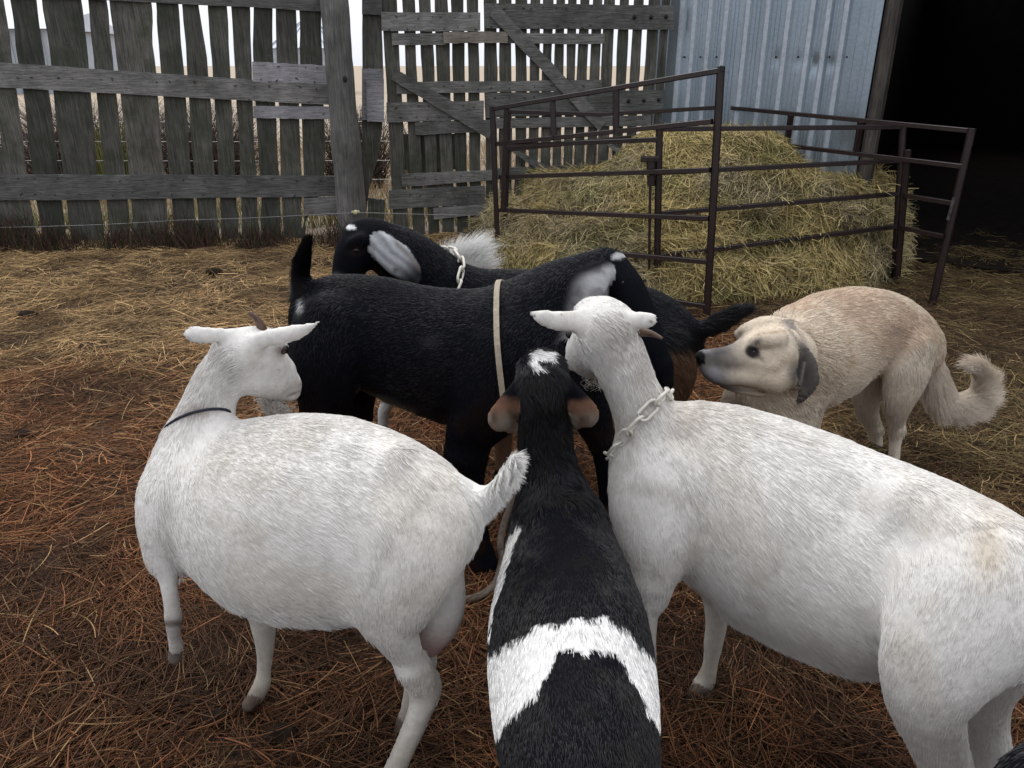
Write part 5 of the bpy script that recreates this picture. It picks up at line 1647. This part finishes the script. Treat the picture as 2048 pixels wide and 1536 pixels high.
# ================================================================== dog
lat = unit(np.cross(A(1580, 735, 2.61) - A(1835, 700, 2.78), [0, 0, 1]))
DOGY = .14
def D_(rows): return [(x, y, Y - DOGY, r) for x, y, Y, r in rows]
ch = [Chain('torso', D_([(1548, 765, 2.66, 78), (1585, 738, 2.72, 100), (1650, 702, 2.80, 106), (1725, 672, 2.85, 84), (1795, 680, 2.90, 70), (1840, 705, 2.93, 48)]), .04, lat, .8),
      Chain('torso', D_([(1590, 648, 2.74, 36), (1650, 622, 2.80, 36), (1720, 610, 2.85, 32), (1790, 626, 2.90, 30), (1848, 676, 2.93, 24)]), .05),
      Chain('neck', D_([(1565, 700, 2.56, 58), (1580, 715, 2.62, 74), (1600, 718, 2.70, 92)]), .05),
      Chain('neck', D_([(1535, 800, 2.60, 40), (1560, 840, 2.64, 56), (1580, 870, 2.68, 56)]), .05),
      Chain('head', D_([(1486, 716, 2.45, 34), (1515, 708, 2.475, 46), (1548, 702, 2.50, 55), (1574, 706, 2.54, 52)]), .02),
      Chain('head', D_([(1500, 742, 2.435, 26), (1540, 752, 2.45, 34), (1568, 748, 2.48, 34)]), .025),
      Chain('head', D_([(1478, 668, 2.53, 10), (1496, 661, 2.53, 16), (1530, 652, 2.53, 20), (1566, 658, 2.54, 22)]), .012),
      Chain('head', D_([(1504, 688, 2.425, 12), (1524, 680, 2.42, 16), (1556, 678, 2.44, 20)]), .012),
      Chain('head', D_([(1500, 722, 2.42, 10), (1520, 728, 2.415, 12), (1545, 730, 2.42, 14)]), .014),
      Chain('hollow', D_([(1500, 703, 2.335, 20), (1514, 708, 2.335, 20)]), .010),
      Chain('muzzle', D_([(1407, 716, 2.39, 15), (1424, 716, 2.40, 19), (1450, 717, 2.41, 24), (1482, 716, 2.44, 32)]), .015),
      Chain('muzzle', D_([(1410, 733, 2.385, 13), (1424, 744, 2.385, 18), (1444, 752, 2.39, 20), (1475, 752, 2.405, 20), (1505, 752, 2.43, 22)]), .014),
      Chain('muzzle', D_([(1445, 768, 2.43, 8), (1475, 776, 2.44, 11), (1520, 780, 2.46, 15)]), .008),
      Chain('muzzle', D_([(1398, 712, 2.38, 9), (1407, 709, 2.385, 11)]), .005),
      Chain('ear', D_([(1584, 668, 2.48, 9), (1602, 696, 2.45, 13), (1616, 732, 2.43, 20), (1617, 764, 2.42, 21), (1604, 792, 2.415, 12), (1593, 812, 2.415, 4)]), .006, VIEW(1605, 750, 2.3) + np.array([.5, 0, 0]), .25),
      Chain('thigh', D_([(1822, 705, 2.83, 50), (1812, 750, 2.81, 48), (1800, 795, 2.80, 34), (1794, 830, 2.82, 22), (1794, 858, 2.84, 15)]), .03, lat, .7),
      Chain('leg', D_([(1794, 858, 2.84, 15), (1790, 890, 2.84, 11), (1787, 935, 2.83, 11)]), .015),
      Chain('leg', D_([(1787, 945, 2.83, 12), (1774, 958, 2.79, 14)]), .015),
      Chain('thigh', D_([(1780, 700, 2.98, 44), (1740, 765, 2.97, 34), (1735, 815, 2.97, 21), (1750, 858, 2.98, 13)]), .03),
      Chain('leg', D_([(1750, 858, 2.98, 13), (1755, 890, 2.98, 10), (1752, 916, 2.97, 11)]), .015),
      Chain('leg', D_([(1752, 918, 2.97, 11), (1742, 927, 2.94, 13)]), .015),
      Chain('thigh', D_([(1585, 790, 2.64, 62), (1592, 850, 2.62, 42), (1594, 890, 2.62, 28)]), .04),
      Chain('leg', D_([(1594, 885, 2.62, 29), (1594, 945, 2.62, 20), (1590, 990, 2.61, 19), (1580, 1008, 2.58, 20)]), .03),
      Chain('thigh', D_([(1520, 780, 2.78, 52), (1478, 800, 2.80, 32), (1464, 835, 2.81, 22)]), .03),
      Chain('leg', D_([(1464, 835, 2.81, 22), (1462, 890, 2.81, 17), (1462, 940, 2.8, 16), (1454, 955, 2.77, 18)]), .02),
      Chain('groin', D_([(1735, 735, 2.83, 22), (1712, 752, 2.83, 19), (1692, 768, 2.83, 12)]), .02),
      Chain('tail', D_([(1862, 700, 2.94, 18), (1870, 760, 2.95, 19), (1890, 800, 2.94, 19), (1922, 808, 2.92, 19), (1952, 796, 2.91, 18), (1968, 768, 2.90, 15), (1962, 742, 2.89, 10), (1948, 728, 2.88, 4)]), .02)]
def coat_dog(X, tags, along):
    px, py = pix(X)
    n1, n2 = fnoise(X, 6, 101), fnoise(X, 18, 104)
    c = np.tile(np.array([.60, .51, .40]), (len(X), 1))
    c = mixc(c, (.50, .38, .28), sstep(.42, .62, n1) * np.isin(tags, ['torso']) * sstep(.45, .6, X[:, 2]) * .9)
    c = mixc(c, (.55, .49, .41), np.isin(tags, ['thigh', 'leg']) * .7)
    c = mixc(c, (.74, .66, .56), (tags == 'tail') * .9)
    c = mixc(c, (.56, .50, .41), (tags == 'torso') * (1 - sstep(.35, .5, X[:, 2])) * .7)
    c = mixc(c, (.30, .22, .17), np.exp(-(((px - 1785) / 22.) ** 2 + ((py - 662) / 16.) ** 2)) * .55)
    mz = np.isin(tags, ['muzzle', 'head'])
    g_ = lambda cx, cy, rx, ry, rot=0.0: np.exp(-((((px - cx) * math.cos(rot) + (py - cy) * math.sin(rot)) / rx) ** 2 + ((-(px - cx) * math.sin(rot) + (py - cy) * math.cos(rot)) / ry) ** 2))
    c = mixc(c, (.60, .53, .42), (tags == 'head') * g_(1560, 690, 40, 30) * .6)
    c = mixc(c, (.11, .10, .098), mz * (1 - sstep(1440, 1530, px + (n2 - .5) * 40 + np.abs(py - 728) * .30)) * .96)
    c = mixc(c, (.045, .043, .048), mz * g_(1440, 704, 24, 10, -.2) * .7)
    c = mixc(c, (.24, .24, .26), mz * g_(1428, 750, 24, 13, .5) * .85)
    c = mixc(c, (.20, .20, .22), mz * g_(1411, 701, 9, 5) * .8)
    c = mixc(c, (.008, .008, .010), mz * (np.hypot((px - 1400) / 12., (py - 717) / 15.) < 1) * 1.0)
    c = mixc(c, (.012, .011, .012), mz * sstep(.2, .6, g_(1505, 704, 17, 13, .5)))
    c = mixc(c, (.10, .085, .075), mz * g_(1521, 716, 11, 4.5, .9) * .75)
    c = mixc(c, (.06, .05, .05), mz * g_(1513, 685, 12, 7, -.5) * .9)
    c = mixc(c, (.05, .045, .045), mz * g_(1480, 668, 7, 9) * .75)
    yl = np.interp(px, [1436, 1455, 1480, 1520, 1560], [768, 776, 780, 783, 790])
    c = mixc(c, (.05, .042, .04), mz * np.exp(-((py - yl) / 3.2) ** 2) * (px > 1432) * (px < 1530) * .6)
    c = mixc(c, (.30, .19, .12), (tags == 'head') * g_(1550, 664, 26, 3.6, -.1) * .75)
    gb = np.interp(py, [640, 665, 690, 715, 740], [1572, 1590, 1603, 1612, 1612])
    c = mixc(c, (.15, .13, .13), np.isin(tags, ['head', 'neck']) * np.exp(-((px - gb) / 11.) ** 2) * (py > 638) * (py < 745) * .85)
    c = mixc(c, (.030, .030, .034), (tags == 'ear') * (py > 660) * (.8 + .2 * n2) * sstep(660, 700, py))
    c = mixc(c, (.06, .05, .045), (tags == 'head') * g_(1588, 748, 12, 26, .15) * .9)
    c = mixc(c, (.30, .28, .25), (tags == 'head') * g_(1584, 744, 5, 13, .15) * .8)
    rimx = np.interp(py, [725, 760, 790], [1609, 1603, 1591])
    c = mixc(c, (.30, .28, .26), (tags == 'ear') * np.exp(-((px - rimx) / 2.6) ** 2) * (py > 722) * (py < 795) * .8)
    c = mixc(c, (.50, .49, .50), (tags == 'groin'))
    c = mixc(c, (.06, .05, .05), (tags == 'groin') * (vnoise(X, 45, 108) > .56) * .85)
    c = mixc(c, (.30, .24, .19), (tags == 'tail') * np.exp(-(((px - 1930) / 16.) ** 2 + ((py - 760) / 16.) ** 2)) * .5)
    return c
FUR_DOG = {'*': (.024, .16, .2, .35), 'torso': (.028, .16, .25, .18), 'neck': (.034, .25, .25, .25), 'head': (.012, .13, .05, .2), 'muzzle': (.006, .08, 0, .15), 'ear': (.008, .08, .2, .2),
           'leg': (.012, .12, .1, .2), 'thigh': (.026, .15, .35, .3), 'tail': (.070, .40, .45, .15), 'groin': (.012, .2, .2, .4)}
dog = Animal('dog', ch, coat_dog, M_SKIN_PALE, M_FUR_PALE, 'large cream dog with dark muzzle, dark ears and curled bushy tail', 'dog', None, .007, FUR_DOG, 90000, .0009, seed=8)
dog.add('eye', eye_mb(dog.front(1505, 704, .009), .0105), M_EYE)
mb = MB(); mb.ball(dog.front(1536, 842), (.016, .009, .018)); dog.add('collar_tag', mb, M_TAG)

# ================================================================== muddy rope on the straw
pts = spline([G(1060, 930), G(1022, 1010), G(1002, 1080), G(1003, 1130), G(990, 1175), G(955, 1203), G(905, 1214), G(860, 1210)], 8)
pts[:, 2] = gz(pts[:, 0], pts[:, 1]) + .035
mb = MB(); mb.tube(pts, .0125, 8)
tag(mb.build('rope', M_GREYROPE, loc=pts[20] * [1, 1, 0], smooth=True), 'thick muddy grey rope curving across the straw behind the udder', 'rope')

# ================================================================== black goat at the very corner, mostly out of the picture
ch = [Chain('torso', [W(1.62, .74, .52, .10), W(1.45, .74, .50, .135), W(1.22, .73, .49, .15), W(1.0, .73, .50, .145), W(.84, .74, .54, .13), W(.76, .74, .55, .10)], .04),
      Chain('neck', [W(1.9, .76, .82, .055), W(1.8, .76, .74, .07), W(1.64, .75, .58, .10)], .04),
      Chain('head', [W(2.08, .78, .68, .035), W(2.0, .77, .77, .05), W(1.91, .76, .83, .055)], .03),
      Chain('ear', [W(1.9, .70, .85, .022), W(1.88, .63, .78, .03), W(1.88, .62, .72, .015)], .015), Chain('ear', [W(1.9, .82, .85, .022), W(1.88, .89, .78, .03), W(1.88, .90, .72, .015)], .015),
      Chain('tail', [W(.80, .73, .58, .03), W(.75, .73, .54, .022), W(.73, .73, .47, .012)], .03)]
for x, y, bk in ((1.55, .67, .02), (1.57, .80, .02), (.90, .66, -.03), (.92, .80, -.03)):
    ch += leg_at(x, y, .44, .02, bk)
def coat_dark(X, tags, along):
    return np.tile(np.array([.0042, .0047, .0065]), (len(X), 1))
k3 = Animal('goat', ch, coat_dark, M_SKIN_DARK, M_FUR_DARK, 'black goat at the bottom right corner, only a sliver of dark flank in view', 'goat', 'goats crowded together in the yard',
            .011, FUR_DK, 25000, .0012, seed=12)


# ================================================================== dung lumps trodden into the straw
M_DUNG = mat_simple('dark_dung', (.026, .017, .011), .9, 0, .08, (.011, .008, .006), 40, .8)
for k, (px, py, r) in enumerate(((432, 1445, .035), (350, 1418, .028), (565, 1482, .04), (612, 1350, .03), (55, 628, .06), (430, 556, .06), (45, 880, .045), (1500, 1440, .03))):
    p = G(px, py); z = float(gz(p[:1], p[1:2])[0])
    mb = MB(); mb.ball((p[0], p[1], z + r * .35), (r, r * .8, r * .55), 18, 12)
    V = np.array(mb.v); cc = np.array([p[0], p[1], z + r * .35])
    V = cc + (V - cc) * (.75 + .5 * fnoise(V, 1.2 / r, 200 + k))[:, None]
    mb.v = [tuple(q) for q in V]
    tag(mb.build('dung_lump', M_DUNG, loc=(p[0], p[1], z), smooth=True), 'small dark lump of dung lying in the straw', 'dung', 'dung lumps in the straw')
